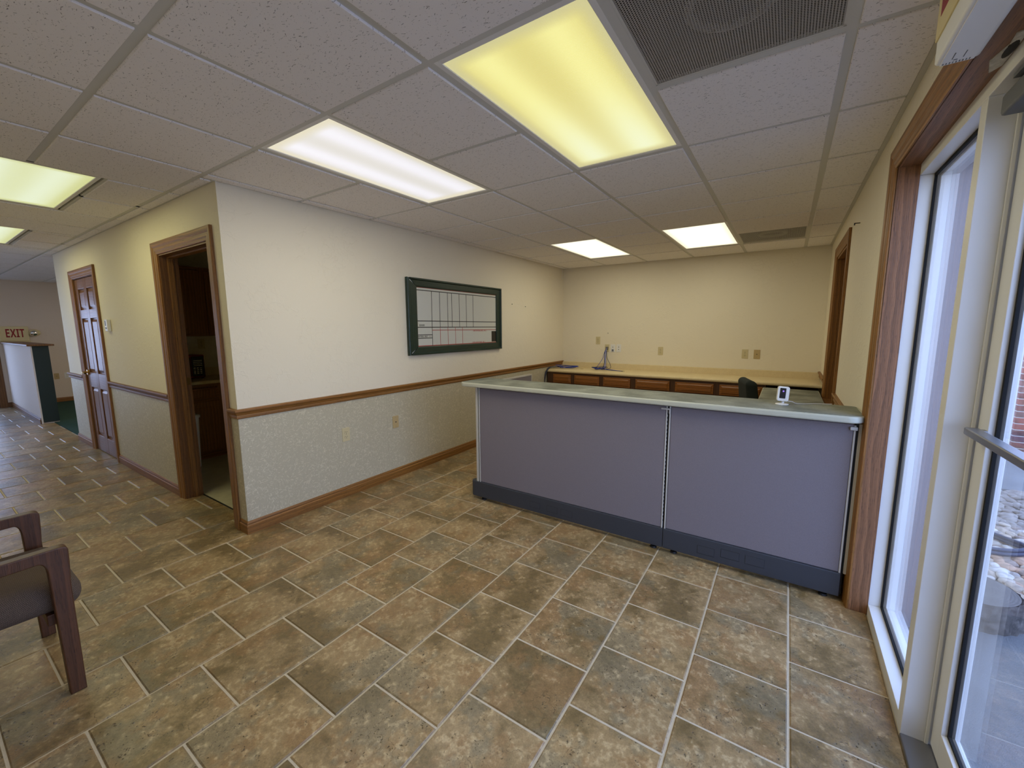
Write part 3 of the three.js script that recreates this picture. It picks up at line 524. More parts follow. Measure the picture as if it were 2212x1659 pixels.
{ // tree slice on the paving
  const cx = 3.885, cz = -1.648, r = .18, h = .135, o = thing('tree_slice', 'thick round slice of tree trunk with bark on the paving outside the glass door', 'stump', [cx, -.02, cz]);
  const g = new THREE.CylinderGeometry(r, r * 1.1, h, 64, 6, true), p = g.attributes.position; for (let i = 0; i < p.count; i++) { const a = Math.atan2(p.getZ(i), p.getX(i)), k = 1 + .03 * Math.sin(3 * a + 1) + .015 * Math.sin(23 * a + 3 * p.getY(i) * 20) + .012 * Math.sin(41 * a); p.setX(i, p.getX(i) * k); p.setZ(i, p.getZ(i) * k); } g.computeVertexNormals();
  part('bark', uvP(g.translate(cx, -.02 + h / 2, cz), 1), M.bark, o);
  const top = new THREE.CircleGeometry(r * .985, 64); top.rotateX(-Math.PI / 2).translate(cx, -.02 + h, cz); part('cut_face', top.toNonIndexed(), M.stumpTop, o);
  part('core', cyl(r * .95, r * .95, h - .004, cx, -.02 + h / 2 - .002, cz, 48), M.bark, o);
}
{ // loop of hose on the pebbles
  const pts = []; for (let i = 0; i < 22; i++) { const t = i / 22 * 6.283; pts.push([4.17 + .22 * Math.cos(t) + .03 * Math.sin(2 * t), .005 + .008 * Math.sin(3 * t), -2.62 + .17 * Math.sin(t)]); }
  const pts2 = pts.map(([x, y, z]) => [4.17 + (x - 4.17) * .93 + .01, y + .022, -2.62 + (z + 2.62) * .95]);
  single('garden_hose', 'dark coiled loop of hose lying on the pebbles outside', 'hose', [tube(pts, .014, 90, true, 10), tube(pts2, .012, 90, true, 10)], M.cordDark);
}

// ================================================================ ceiling lights and vents
function lensMap(n, edge, body, tube, along, rx = 512, ry = 256) {
  return tex(rx, ry, null, true, (u, v) => {
    let b = 0; for (let i = 0; i < n; i++) { const c = (i + .5) / n; b += Math.exp(-Math.pow((v - c) / (.32 / n), 2)); }
    const e = Math.min(sstep(0, .07, u), sstep(0, .07, 1 - u)) * Math.min(sstep(0, .12, v), sstep(0, .12, 1 - v));
    let q = mix3(body, tube, clamp(b) * e); q = mix3(edge, q, .2 + .8 * e); if (along) q = mix3(q, along, .75 * (1 - sstep(.05, .8, u)) * e * (.35 + .65 * clamp(b)));
    const k = .94 + .06 * Math.sin(u * 6.283 * 170) * Math.sin(v * 6.283 * 80); return [q[0] * k, q[1] * k, q[2] * k];
  });
}
const lensWhite = lensMap(2, rgb(232, 222, 190), rgb(226, 222, 214), rgb(250, 248, 255), 0), lensYellow = lensMap(2, rgb(206, 200, 152), rgb(226, 214, 128), rgb(252, 246, 160), rgb(246, 255, 226)), lensBack = lensMap(2, rgb(250, 240, 200), rgb(250, 248, 246), rgb(255, 255, 255), 0), lensHall = lensMap(2, rgb(206, 210, 140), rgb(222, 228, 170), rgb(236, 246, 212), 0);
const prism = tex(64, 64, [.036, .036], false, (u, v) => .5 + .25 * Math.sin(u * 6.283 * 8) + .25 * Math.sin(v * 6.283 * 8));
const lensMats = new Map();
function troffer(label, [x0, x1, z0, z1], map, lamp, glow) {
  const cx = (x0 + x1) / 2, cz = (z0 + z1) / 2, o = thing('ceiling_light', label, 'ceiling light', [cx, H, cz], 'fluorescent ceiling lights'), w = .0125, f = .022, y = H - .001;
  const a = x0 + w, b = x1 - w, c = z0 + w, d = z1 - w;
  part('frame', [B(a, a + f, y, H + .02, c, d, .002), B(b - f, b, y, H + .02, c, d, .002), B(a + f, b - f, y, H + .02, c, c + f, .002), B(a + f, b - f, y, H + .02, d - f, d, .002)], M.white, o);
  part('housing', B(a, b, H + .02, H + .11, c, d), M.white, o);
  const W = b - a - 2 * f, D = d - c - 2 * f, long = D > W, g = new THREE.PlaneGeometry(W, D).rotateX(Math.PI / 2).toNonIndexed(), p = g.attributes.position, uv = g.attributes.uv;
  for (let i = 0; i < p.count; i++) { const u = p.getX(i) / W + .5, v = p.getZ(i) / D + .5; uv.setXY(i, long ? v : u, long ? u : v); }
  g.translate(cx, H + .004, cz);
  if (!lensMats.has(map)) lensMats.set(map, std({ color: col(120, 118, 110), roughness: .25, emissive: 0xffffff, emissiveMap: map, emissiveIntensity: glow, bumpMap: prism, bumpScale: .0005 }));
  part('lens', g, lensMats.get(map), o);
  const l = new THREE.RectAreaLight(new THREE.Color().setRGB(...lamp[0]), lamp[1], W, D); l.name = 'light'; l.rotation.x = -Math.PI / 2; l.position.set(0, -.006, 0); o.add(l);
  return o;
}
troffer('large yellow-glowing fluorescent ceiling panel beside the near grey grille', lightCells[0], lensYellow, LAMPS.yellow, 1.05);
troffer('long white fluorescent ceiling panel over the left wall of the lobby', lightCells[1], lensWhite, LAMPS.white, 1.05);
troffer('far white ceiling panel nearest the back left corner', lightCells[2], lensBack, LAMPS.backLeft, 1.2);
troffer('far white ceiling panel beside the small round-necked vent', lightCells[3], lensBack, LAMPS.backRight, 1.2);
troffer('nearer pale green ceiling panel over the corridor', HALLN, lensHall, LAMPS.hallNear, 1.02);
troffer('farther pale green ceiling panel over the corridor, mostly cut by the left edge', HALLF, lensHall, LAMPS.hallFar, 1.02);
troffer('pinkish white ceiling panel over the green carpet, hidden by the corridor wall', FARL, lensWhite, LAMPS.farRoom, 1.05);
function vent(label, [x0, x1, z0, z1]) {
  const cx = (x0 + x1) / 2, cz = (z0 + z1) / 2, o = thing('ceiling_vent', label, 'vent', [cx, H, cz]), w = .0125, a = x0 + w, b = x1 - w, c = z0 + w, d = z1 - w, y = H + .0;
  const g = new THREE.PlaneGeometry(b - a, d - c).rotateX(Math.PI / 2).translate(cx, y + .001, cz); part('perforated_face', uvP(g, 0), M.perforated, o);
  part('frame', [B(a, a + .012, y, y + .012, c, d), B(b - .012, b, y, y + .012, c, d), B(a, b, y, y + .012, c, c + .012), B(a, b, y, y + .012, d - .012, d)], M.grid, o);
  part('box', [B(a, b, H + .1, H + .11, c, d), B(a, a + .004, H + .012, H + .1, c, d), B(b - .004, b, H + .012, H + .1, c, d), B(a, b, H + .012, H + .1, c, c + .004), B(a, b, H + .012, H + .1, d - .004, d)], M.plenum, o);
  part('duct_neck', uvP(new THREE.TorusGeometry(.115, .014, 10, 40).rotateX(Math.PI / 2).scale(1, .8, 1).translate(cx, H + .016, cz)), M.duct, o);
}
vent('near large dark perforated ceiling grille over the entrance', lightCells[4]);
vent('far grey perforated ceiling vent showing its pale round neck', lightCells[5]);

// ================================================================ reception desk
{
  const o = thing('reception_desk', 'low reception desk of two purple-grey fabric panels on a charcoal base', 'desk', [2.16, 0, -1.36]), z1 = -1.336, z0 = -1.386;
  for (const [x0, x1] of [[1.008, 2.452], [2.480, 3.342]]) part('fabric_panel', B(x0, x1, .155, .938, z0, z1, .006), M.fabric, o);
  // slotted uprights between and at the ends
  const slots = (x, y0, y1) => { const l = []; for (let y = y0; y < y1; y += .0254) l.push(B(x - .0022, x + .0022, y, y + .013, z1 - .0005, z1 + .0012)); return l; };
  for (const [x0, x1] of [[2.4525, 2.4605], [2.4715, 2.4795]]) part('upright', B(x0, x1, .15, .938, z0, z1 + .002, .001, 1), M.rail, o);
  part('upright_gap', B(2.4605, 2.4715, .12, .938, z0, z1 - .012), M.black, o); part('slots', slots(2.4612, .2, .93), M.black, o);
  part('bracket', [B(2.425, 2.4795, .918, .927, z1, z1 + .012, .001), B(2.470, 2.4795, .895, .918, z1, z1 + .008, .001)], M.rail, o);
  part('upright', B(3.342, 3.350, .15, .932, z0, z1 + .002, .001, 1), M.rail, o); part('slots', slots(3.3495, .2, .75), M.black, o); part('upright_gap', B(3.350, 3.361, .03, .938, z0, z1 - .012), M.black, o);
  part('end_cover', B(3.361, 3.378, .15, .94, z0 - .02, z1 - .004, .003, 1), M.rail, o); part('clip', B(3.326, 3.356, .908, .926, z1, z1 + .014, .004), M.rail, o);
  part('upright', B(1.000, 1.008, .15, .938, z0, z1 + .002, .001, 1), M.rail, o); part('upright_gap', B(.989, 1.000, .03, .938, z0, z1 - .012), M.black, o);
  const pole = rounded(z0, z1, .15, .94, 0); part('end_post', uvP(ext(rounded(-.032, 0, -.026, .026, [.02, 0, 0, .02]), .79, 0).rotateX(-Math.PI / 2).translate(.989, .15, (z0 + z1) / 2)), M.rail, o);
  // base raceway with knock-outs and glides
  part('base', uvP(ext(rounded(-.042, 1.5115, -.034, .036, [.03, 0, 0, .03]), .12, .004, 2).rotateX(-Math.PI / 2).translate(.954 + .0, .031, (z0 + z1) / 2).rotateX(0)), M.base, o);
  part('base', uvP(ext(rounded(2.4675, 3.352, -.034, .036, .004), .12, .004, 2).rotateX(-Math.PI / 2).translate(0, .031, (z0 + z1) / 2)), M.base, o);
  const zf = (z0 + z1) / 2 + .034;
  for (const [a, b, c, d] of [[2.672, 2.764, .058, .106], [2.80, 2.894, .072, .12], [2.925, 3.018, .072, .12], [1.487, 1.575, .062, .105], [1.634, 1.72, .062, .105], [1.75, 1.84, .062, .105]]) { part('knockout', B(a, b, c, d, zf - .004, zf + .0014, .001), M.base, o); part('knockout_groove', B(a - .0016, b + .0016, c - .0016, d + .0016, zf - .004, zf + .0004), M.black, o); }
  for (const x of [1.02, 2.405, 2.53, 3.29]) part('glide', [cyl(.006, .006, .03, x, .018, -1.362, 10), cyl(.018, .021, .01, x, .005, -1.362, 18)], M.black, o);
  // side panels that carry the top
  part('gable', B(3.30, 3.33, .0, .945, -1.62, -1.39, .002, 1), M.rail, o); part('gable', B(1.03, 1.06, .0, .945, -1.60, -1.39, .002, 1), M.rail, o);
  // top
  const sh = rounded(.845, 3.384, 1.282, 1.628, [.045, .075, .03, .05]);
  part('top_edge', uvP(ext(sh, .016, .009, 3, 10).rotateX(-Math.PI / 2).translate(0, .957, 0)), M.edge, o);
  const sh2 = rounded(.856, 3.373, 1.293, 1.617, [.037, .066, .022, .042]);
  part('countertop', uvP(ext(sh2, .002, .0008, 1, 10).rotateX(-Math.PI / 2).translate(0, .981, 0), 0), M.laminate, o);
}
{ // the worksurface running back from the desk along the right wall
  const o = thing('work_surface', 'grey-green worksurface running back from the reception desk along the right wall', 'table', [3.1, 0, -2.95]);
  part('top', uvP(ext(rounded(2.845, 3.355, 1.70, 4.19, .012), .018, .005, 2).rotateX(-Math.PI / 2).translate(0, .707, 0), 2), M.edge, o);
  part('laminate', B(2.852, 3.348, .730, .7315, -4.183, -1.707, 0, 2), M.laminate, o);
  for (const z of [-4.12, -1.8]) part('leg_panel', B(2.9, 3.3, 0, .702, z - .015, z + .015, .003, 1), M.rail, o);
  part('modesty_panel', B(3.31, 3.33, .3, .70, -4.1, -1.82, .002, 2), M.fabric, o);
}
{ // low panel along the left wall behind the desk
  const o = thing('low_panel', 'low fabric partition panel with a pale frame, against the left wall behind the desk', 'panel', [.085, 0, -3.2]), x0 = .055, x1 = .105, z0 = -3.68, z1 = -2.78;
  part('fabric', B(x0 + .004, x1 - .004, .1, .755, z0 + .02, z1 - .02, .003), M.fabric, o);
  part('frame', [B(x0, x1, .755, .775, z0, z1, .003), B(x0, x1, 0.02, .755, z0, z0 + .02, .003), B(x0, x1, .02, .755, z1 - .02, z1, .003)], M.rail, o); part('base', B(x0 - .004, x1 + .004, .0, .1, z0, z1, .004), M.base, o);
}

// ================================================================ back counter with its drawer units
const drawerSpans = [[.131, .424], [.479, .863], [.923, 1.305], [1.376, 1.815], [1.883, 2.33], [2.394, 2.84]], ends = [.03, .45, .893, 1.34, 1.849, 2.362, 2.87];
const unitNames = ['first drawer unit under the beige back counter, at the left wall', 'second drawer unit from the left under the beige back counter', 'third drawer unit from the left under the beige back counter', 'fourth drawer unit from the left under the beige back counter', 'fifth drawer unit from the left under the beige back counter', 'sixth drawer unit under the beige back counter, behind the office chair'];
drawerSpans.forEach(([a, b], i) => {
  const x0 = ends[i], x1 = ends[i + 1], zf = -4.262, o = thing('base_cabinet', 'brown oak ' + unitNames[i], 'cabinet', [(x0 + x1) / 2, 0, -4.54], 'oak drawer units under the back counter');
  part('carcass', [B(x0, x1, .09, .75, -L + .005, zf - .02, 0, 1), B(x0, x1, 0, .09, -L + .005, zf - .07, 0, 0)], M.cabinetFrame, o);
  part('face_frame', [B(x0, a + .012, .09, .75, zf - .02, zf, 0, 1), B(b - .012, x1, .09, .75, zf - .02, zf, 0, 1), B(a + .012, b - .012, .71, .75, zf - .02, zf, 0, 0), B(a + .012, b - .012, .09, .13, zf - .02, zf, 0, 0), B(a + .012, b - .012, .57, .607, zf - .02, zf, 0, 0)], M.cabinetFrame, o);
  const d = part('drawer', [B(a, b, .595, .722, zf, zf + .014, .004, 0), frustum(a + .018, b - .018, .613, .704, zf + .014, zf + .021, .012)], M.cabinet, o);
  const p = part('door', [B(a, b, .115, .585, zf, zf + .014, .004, 1), frustum(a + .05, b - .05, .165, .535, zf + .014, zf + .021, .02)], M.cabinet, o);
});
{
  const o = thing('back_counter', 'beige laminate counter with a backsplash running along the whole back wall', 'countertop', [1.7, .75, -4.54]);
  const pr = [[0, 0], [.566, 0], [.572, .006], [.574, .02], [.570, .031], [.560, .036], [.548, .035], [.02, .035], [.019, .115], [.014, .120], [0, .120]];
  part('countertop', molding(pr, V(.004, .751, -L + .002), X, R - .008, Z, Y), M.beige, o);
  part('support_panel', B(2.872, 3.38, .0, .75, -L + .01, -L + .04), M.cabinetFrame, o);
}

// ================================================================ wall plates and small wall things
function plate(kind, label, at, face, mat = M.ivory, group) {   // face: 'x' (normal +x) or 'z' (normal +z)
  const o = new THREE.Group(); o.name = numbered(kind === 'duplex' ? 'wall_outlet' : 'wall_plate'); o.userData = { label, category: kind === 'duplex' ? 'outlet' : 'wall plate' }; if (group) o.userData.group = group;
  o.position.set(...at); if (face === 'x') o.rotation.y = Math.PI / 2; scene.add(o); ORIGIN.set(o, [0, 0, 0]);
  const pg = uvP(ext(rounded(-.035, .035, -.0575, .0575, .004), .003, .002, 2)); part('cover', pg, mat, o);
  const dot = (x, y, r = .0022, m = M.hole) => part('screw', cyl(r, r, .0015, 0, 0, 0, 12).rotateX(Math.PI / 2).translate(x, y, .0056), m, o);
  if (kind === 'duplex') {
    for (const y of [-.0195, .0195]) {
      const s = part('socket', uvP(ext(rounded(-.0165, .0165, y - .014, y + .014, .008), .002, .0008, 1).translate(0, 0, .0045)), mat, o);
      part('slot', [B(-.0075, -.0052, y - .001, y + .008, .0065, .0078), B(.0052, .0075, y - .001, y + .008, .0065, .0078), cyl(.0028, .0028, .0013, 0, 0, 0, 10).rotateX(Math.PI / 2).translate(0, y - .008, .0072)], M.hole, s);
    }
    dot(0, 0);
  } else if (kind === 'coax') { part('jack', cyl(.005, .005, .006, 0, 0, 0, 14).rotateX(Math.PI / 2).translate(0, 0, .007), M.hole, o); dot(0, .042, .0016); dot(0, -.042, .0016); }
  else if (kind === 'double') { for (const y of [-.018, .018]) part('jack', cyl(.006, .006, .003, 0, 0, 0, 14).rotateX(Math.PI / 2).translate(0, y, .006), M.hole, o); dot(0, .045, .0016, M.grey); dot(0, -.045, .0016, M.grey); }
  else if (kind === 'phone') { part('jack', cyl(.006, .006, .003, 0, 0, 0, 14).rotateX(Math.PI / 2).translate(0, .018, .006), M.hole, o); part('connector', B(-.014, .014, -.045, -.016, .005, .016, .003), M.grey, o); dot(0, .045, .0016, M.grey); }
  else if (kind === 'data') for (const x of [-.011, .011]) for (const y of [-.012, .012]) part('jack', B(x - .008, x + .008, y - .008, y + .008, .005, .009, .001), M.cordDark, o);
  return o;
}
plate('duplex', 'ivory duplex outlet on the silver wallpaper of the left wall', [.0012, .534, -.798], 'x');
plate('coax', 'tan plate with one cable jack on the silver wallpaper of the left wall', [.0012, .539, -1.328], 'x', M.tanPlate);
plate('duplex', 'ivory outlet on the back wall, above and left of the blue cables', [.607, 1.214, -L], 'z');
plate('data', 'ivory data plate on the back wall that the blue cables hang from', [.755, 1.098, -L], 'z');
plate('phone', 'white plate with a grey connector, just right of the blue cables', [.846, 1.099, -L], 'z', M.white);
plate('double', 'white plate with two dark jacks, second right of the blue cables', [.937, 1.101, -L], 'z', M.white);
plate('duplex', 'ivory outlet alone at the middle of the back wall', [1.547, 1.077, -L], 'z');
plate('duplex', 'ivory outlet on the back wall behind the office chair', [2.596, 1.068, -L], 'z');
plate('coax', 'tan one-jack plate at the right end of the back wall plates', [2.729, 1.066, -L], 'z', M.tanPlate);
plate('duplex', 'dim outlet on the kitchen wall above the microwave', [-2.72, 1.245, -.80], 'x');
plate('coax', 'dark ivory plate on the far wall beside the green panel', [FAR, .514, -.52], 'x', M.tanPlate);
plate('duplex', 'white outlet on the far wall near the corridor wall end', [FAR, .52, -.66], 'x', M.white);
{ // thermostat
  const o = thing('thermostat', 'small white thermostat on the corridor wall beside the closed door', 'thermostat', [-2.6, 1.459, 0]);
  part('case', B(-2.645, -2.555, 1.40, 1.518, 0, .028, .006), M.white, o); part('screen', B(-2.625, -2.60, 1.455, 1.505, .028, .0292), M.grey, o); part('button', [B(-2.622, -2.607, 1.425, 1.44, .028, .030, .001), B(-2.60, -2.585, 1.425, 1.44, .028, .030, .001)], M.grey, o);
}
// nails and a cord
single('nail', 'left one of two nails in the left wall beyond the framed board', 'nail', cyl(.004, .004, .012, 0, 0, 0, 8).rotateZ(Math.PI / 2).translate(.006, 1.72, -3.33), M.grey);
single('nail', 'right one of two nails in the left wall beyond the framed board', 'nail', cyl(.004, .004, .012, 0, 0, 0, 8).rotateZ(Math.PI / 2).translate(.006, 1.70, -3.66), M.grey);
single('nail', 'lone nail in the back wall above the blue cables', 'nail', cyl(.005, .005, .012, 0, 0, 0, 8).rotateX(Math.PI / 2).translate(.765, 1.325, -L + .006), M.grey);
single('wall_hook', 'small dark hook high on the right wall between window and glass door', 'hook', [cyl(.003, .003, .03, 0, 0, 0, 8).rotateZ(Math.PI / 2).translate(R - .015, 2.10, -2.45), B(R - .032, R - .026, 2.088, 2.102, -2.455, -2.445)], M.black);
single('hanging_cord', 'thin white cord hanging from the ceiling in the back left corner', 'cord', tube([[.03, H, -4.72], [.031, H - .06, -4.72], [.026, H - .11, -4.722], [.032, H - .15, -4.718], [.028, H - .17, -4.72]], .0035, 20), M.white);

// ---- framed planning board on the left wall
{
  const y0 = 1.153, y1 = 1.895, a0 = -3.05, a1 = -1.51, ia = -2.955, ib = -1.642, iy0 = 1.236, iy1 = 1.813, o = thing('framed_board', 'white ruled planning board in a wide dark green wooden frame', 'board', [0, 1.52, -2.28]);
  const FR = [[.006, 0], [.018, 0], [.020, .004], [.022, .012], [.024, .066], [.034, .070], [.040, .074], [.040, .084], [.036, .0885], [.006, .0885]];
  const P = (z, y) => V(0, y, z), wv = .0885, wh = .0825;
  const side = (p, D, len, W, s) => molding(FR.map(([n, w]) => [n, w * s / .0885]), p, D, len, X, W, [-1, 0], [-1, 0]);
  const sA = .0925, sB = .082;
  for (const g of [molding(FR.map(([n, w]) => [n, w * sB / .0885]), P(ib, iy1), nZ, ib - ia, X, Y, [-sA / sB, 0], [-sA / sB, 0]), molding(FR.map(([n, w]) => [n, w * sB / .0885]), P(ib, iy0), nZ, ib - ia, X, nY, [-sA / sB, 0], [-sA / sB, 0]),
    molding(FR.map(([n, w]) => [n, w * sA / .0885]), P(ia, iy0), Y, iy1 - iy0, X, nZ, [-sB / sA, 0], [-sB / sA, 0]), molding(FR.map(([n, w]) => [n, w * 1.42 * sA / .0885]), P(ib, iy0), Y, iy1 - iy0, X, Z, [-sB / (sA * 1.42), 0], [-sB / (sA * 1.42), 0])]) part('frame', g, M.greenFrame, o);
  part('backing', B(.001, .010, y0 + .02, y1 - .02, a0 + .03, a1 - .03), M.white, o);
  const W = 1536, Hh = 675, Lx = ib - ia, Ly = iy1 - iy0, px = (z) => (ib - z) / Lx * W, py = (y) => (iy1 - y) / Ly * Hh;
  const map = canvasTex(W, Hh, null, true, (c) => {
    c.fillStyle = 'rgb(206,206,196)'; c.fillRect(0, 0, W, Hh);
    const line = (z0, ya, z1, yb, s, w) => { c.strokeStyle = s; c.lineWidth = w; c.beginPath(); c.moveTo(px(z0), py(ya)); c.lineTo(px(z1), py(yb)); c.stroke(); };
    const bk = '#16181a', rd = '#a02c26';
    line(ib, iy1 - .002, ia, iy1 - .002, rd, 7); line(ib, iy0 + .004, ia, iy0 + .004, rd, 8);
    for (const y of [1.785, 1.486, 1.424]) line(ib, y, ia, y, bk, 9);
    line(-1.848, 1.785, -1.845, iy0, bk, 8); for (const z of [-1.964, -2.084]) line(z, 1.785, z, 1.424, bk, 8); for (const z of [-2.15, -2.272, -2.39, -2.51]) line(z, 1.785, z, 1.424, bk, 8);
    line(-1.848, 1.395, ia, 1.393, rd, 7); for (const z of [-1.963, -2.081, -2.2, -2.319]) line(z, 1.424, z, iy0, rd, 7);
    line(ib, 1.349, -1.846, 1.349, bk, 8); line(ib, 1.315, -1.846, 1.317, bk, 8); line(-1.79, 1.333, -1.846, 1.333, bk, 3);
    c.fillStyle = bk; c.textBaseline = 'middle'; c.font = 'bold 28px sans-serif'; c.fillText('BIDDERS', px(-1.668), py(1.443), 86); c.font = 'bold 26px sans-serif'; c.fillText('MATERIAL ONLY', px(-1.644), py(1.333), 158);
    c.fillStyle = rd; c.font = 'bold 26px sans-serif'; c.fillText('( MOTOR BALANCE, NO. )', px(-2.50), py(1.383), 310); c.fillText('( EXPLODED PART, NO. )', px(-2.485), py(1.25), 310);
    c.fillStyle = '#15110f'; c.fillRect(px(-2.862), py(1.375), px(ia) - px(-2.862), py(iy0 + .012) - py(1.375));
  });
  const g = new THREE.PlaneGeometry(Lx, Ly).rotateY(Math.PI / 2).translate(.0112, (iy0 + iy1) / 2, (ia + ib) / 2);
  part('sheet', g.toNonIndexed(), std({ map, roughness: .35 }), o);
}

// ================================================================ signs
const font = await new FontLoader().loadAsync('fonts/droid/droid_sans_bold.typeface.json');
function lettering(text, w, h) { // centred, facing +z
  const g = new TextGeometry(text, { font, size: 1, depth: .03, curveSegments: 4, bevelEnabled: false }); g.computeBoundingBox(); const b = g.boundingBox, s = b.getSize(V(0, 0, 0));
  g.translate(-(b.min.x + b.max.x) / 2, -(b.min.y + b.max.y) / 2, 0).scale(w / s.x, h / s.y, .05); return uvP(g);
}
{
  const o = thing('exit_sign', 'cream exit sign with a lamp head, on the far wall above the low partition', 'exit sign', [FAR, 1.34, -.07]), x = FAR + .055;
  part('case', B(FAR, x, 1.215, 1.485, -.245, .11, .008), M.signCase, o); part('bottom_ledge', B(FAR, x + .012, 1.195, 1.212, -.255, .115, .003), M.signCase, o);
  part('lettering', lettering('EXIT', .225, .152).rotateY(Math.PI / 2).translate(x, 1.362, -.078), M.red, o, 'red letters reading EXIT');
  for (const z of [-.315, .17]) { const h = part('lamp_head', uvP(new THREE.SphereGeometry(.062, 24, 14).scale(.9, 1, 1.25).translate(FAR + .06, 1.365, z)), M.signCase, o); part('reflector', uvP(new THREE.SphereGeometry(.05, 20, 12).scale(.5, 1, 1).translate(FAR + .098, 1.36, z + .012)), M.chrome, h); part('arm', cyl(.01, .01, .08, 0, 0, 0, 12).rotateX(Math.PI / 2).translate(FAR + .04, 1.365, z > 0 ? z - .04 : z + .05), M.signCase, h); }
}
{
  const x0 = 3.302, x1 = R, z0 = -.353, z1 = .12, o = thing('exit_sign', 'cream boxed exit sign above the glass entrance door', 'exit sign', [R, 2.2, -.12]);
  part('case', B(x0 + .004, x1, 2.084, 2.30, z0, z1, .008, 2, 3), M.white, o);
  part('face', B(x0, x0 + .008, 2.14, 2.292, z0 + .006, z1 - .006, .002), M.signFace, o);
  part('lettering', lettering('EXIT', .36, .1).rotateY(-Math.PI / 2).translate(x0 + .001, 2.236, -.135), M.red, o);
  const b = part('bottom_cover', B(x0 + .014, x1 - .01, 2.0815, 2.086, z0 + .004, z1 - .02, .001, 2), M.white, o);
  part('catch', [B(3.333, 3.3345, 2.0805, 2.082, z0 + .03, z0 + .06), B(3.353, 3.3545, 2.0805, 2.082, z0 + .03, z0 + .06), B(3.337, 3.3445, 2.0805, 2.082, z0 + .024, z0 + .026)], M.grey, b);
  const sl = []; for (let i = 0; i < 9; i++) sl.push(B(3.32 + i * .006, 3.322 + i * .006, 2.0805, 2.082, z0 + .009, z0 + .016)); part('vent_slot', sl, M.grey, b);
}

// ================================================================ things on and behind the desk
{ // indoor camera
  const o = new THREE.Group(); o.name = 'security_camera'; o.userData = { label: 'small white indoor camera with a black face standing on the reception desk top', category: 'camera' }; o.position.set(3.037, .9834, -1.475); o.rotation.y = .04; scene.add(o); ORIGIN.set(o, [0, 0, 0]);
  part('base', lathe([[0, 0], [.030, 0], [.032, .003], [.031, .006], [.012, .009], [.006, .011], [0, .011]]), M.white, o);
  part('neck', cyl(.006, .007, .016, .004, .015, -.004, 14), M.white, o);
  const bd = part('body', uvP(ext(rounded(-.028, .028, -.041, .041, .01), .022, .005, 3).translate(0, 0, -.014)), M.white, o); bd.position.set(.002, .0615, 0); bd.rotation.set(-.08, .06, -.05);
  part('face', uvP(ext(rounded(-.0145, .0135, -.027, .030, .003), .002, .0008, 1).translate(-.002, .002, .0125)), M.mwBlack, bd);
  part('lens_light', uvP(new THREE.SphereGeometry(.0042, 14, 10).scale(1, 1, .4).translate(-.001, .015, .0156)), std({ color: 0x221144, emissive: new THREE.Color(.35, .22, 1), emissiveIntensity: 1.2 }), bd);
}
single('camera_cable', 'thin white cable running back from the small camera', 'cable', tube([[3.065, 1.005, -1.482], [3.082, 1.003, -1.49], [3.10, .992, -1.51], [3.13, .9855, -1.55], [3.20, .9855, -1.60], [3.27, .9855, -1.625]], .0016, 30), M.white);
{ // office chair
  const o = new THREE.Group(); o.name = 'office_chair'; o.userData = { label: 'black-green office chair behind the reception desk, its rounded back showing', category: 'chair' }; o.position.set(2.752, 0, -3.22); o.rotation.y = .28; scene.add(o); ORIGIN.set(o, [0, 0, 0]);
  // local: faces +x, back at x = 0
  const cushion = (w, h, t, r, bulge) => { const g = new RoundedBoxGeometry(t, h, w, 6, r), p = g.attributes.position; for (let i = 0; i < p.count; i++) { const y = p.getY(i) / h, z = p.getZ(i) / w; p.setX(i, p.getX(i) - bulge * (4 * z * z) * -1 - .03 * y * y * 2); p.setZ(i, p.getZ(i) * (1 - .35 * Math.max(0, y) * Math.max(0, y) * 2)); } g.computeVertexNormals(); return uvP(g); };
  part('backrest', cushion(.44, .42, .09, .044, .04).rotateZ(.12).translate(0, .715, 0), M.officeCloth, o);
  part('seat', uvP(new RoundedBoxGeometry(.46, .09, .48, 5, .04).translate(.26, .46, 0)), M.officeCloth, o);
  part('back_bracket', B(-.03, .02, .40, .62, -.035, .035, .008), M.plastic, o); part('seat_plate', B(-.02, .4, .385, .418, -.1, .1, .008), M.plastic, o);
  part('column', [cyl(.025, .025, .22, .25, .28, 0, 18), cyl(.032, .032, .1, .25, .14, 0, 18)], M.plastic, o);
  for (let i = 0; i < 5; i++) { const a = i * 1.2566 + .3, c = Math.cos(a), s = Math.sin(a); part('base_arm', tube([[.25, .1, 0], [.25 + .16 * c, .085, .16 * s], [.25 + .29 * c, .065, .29 * s]], .02, 8), M.plastic, o); part('caster', cyl(.027, .027, .04, 0, 0, 0, 18).rotateX(Math.PI / 2).rotateY(-a).translate(.25 + .29 * c, .027, .29 * s), M.plastic, o); }
}
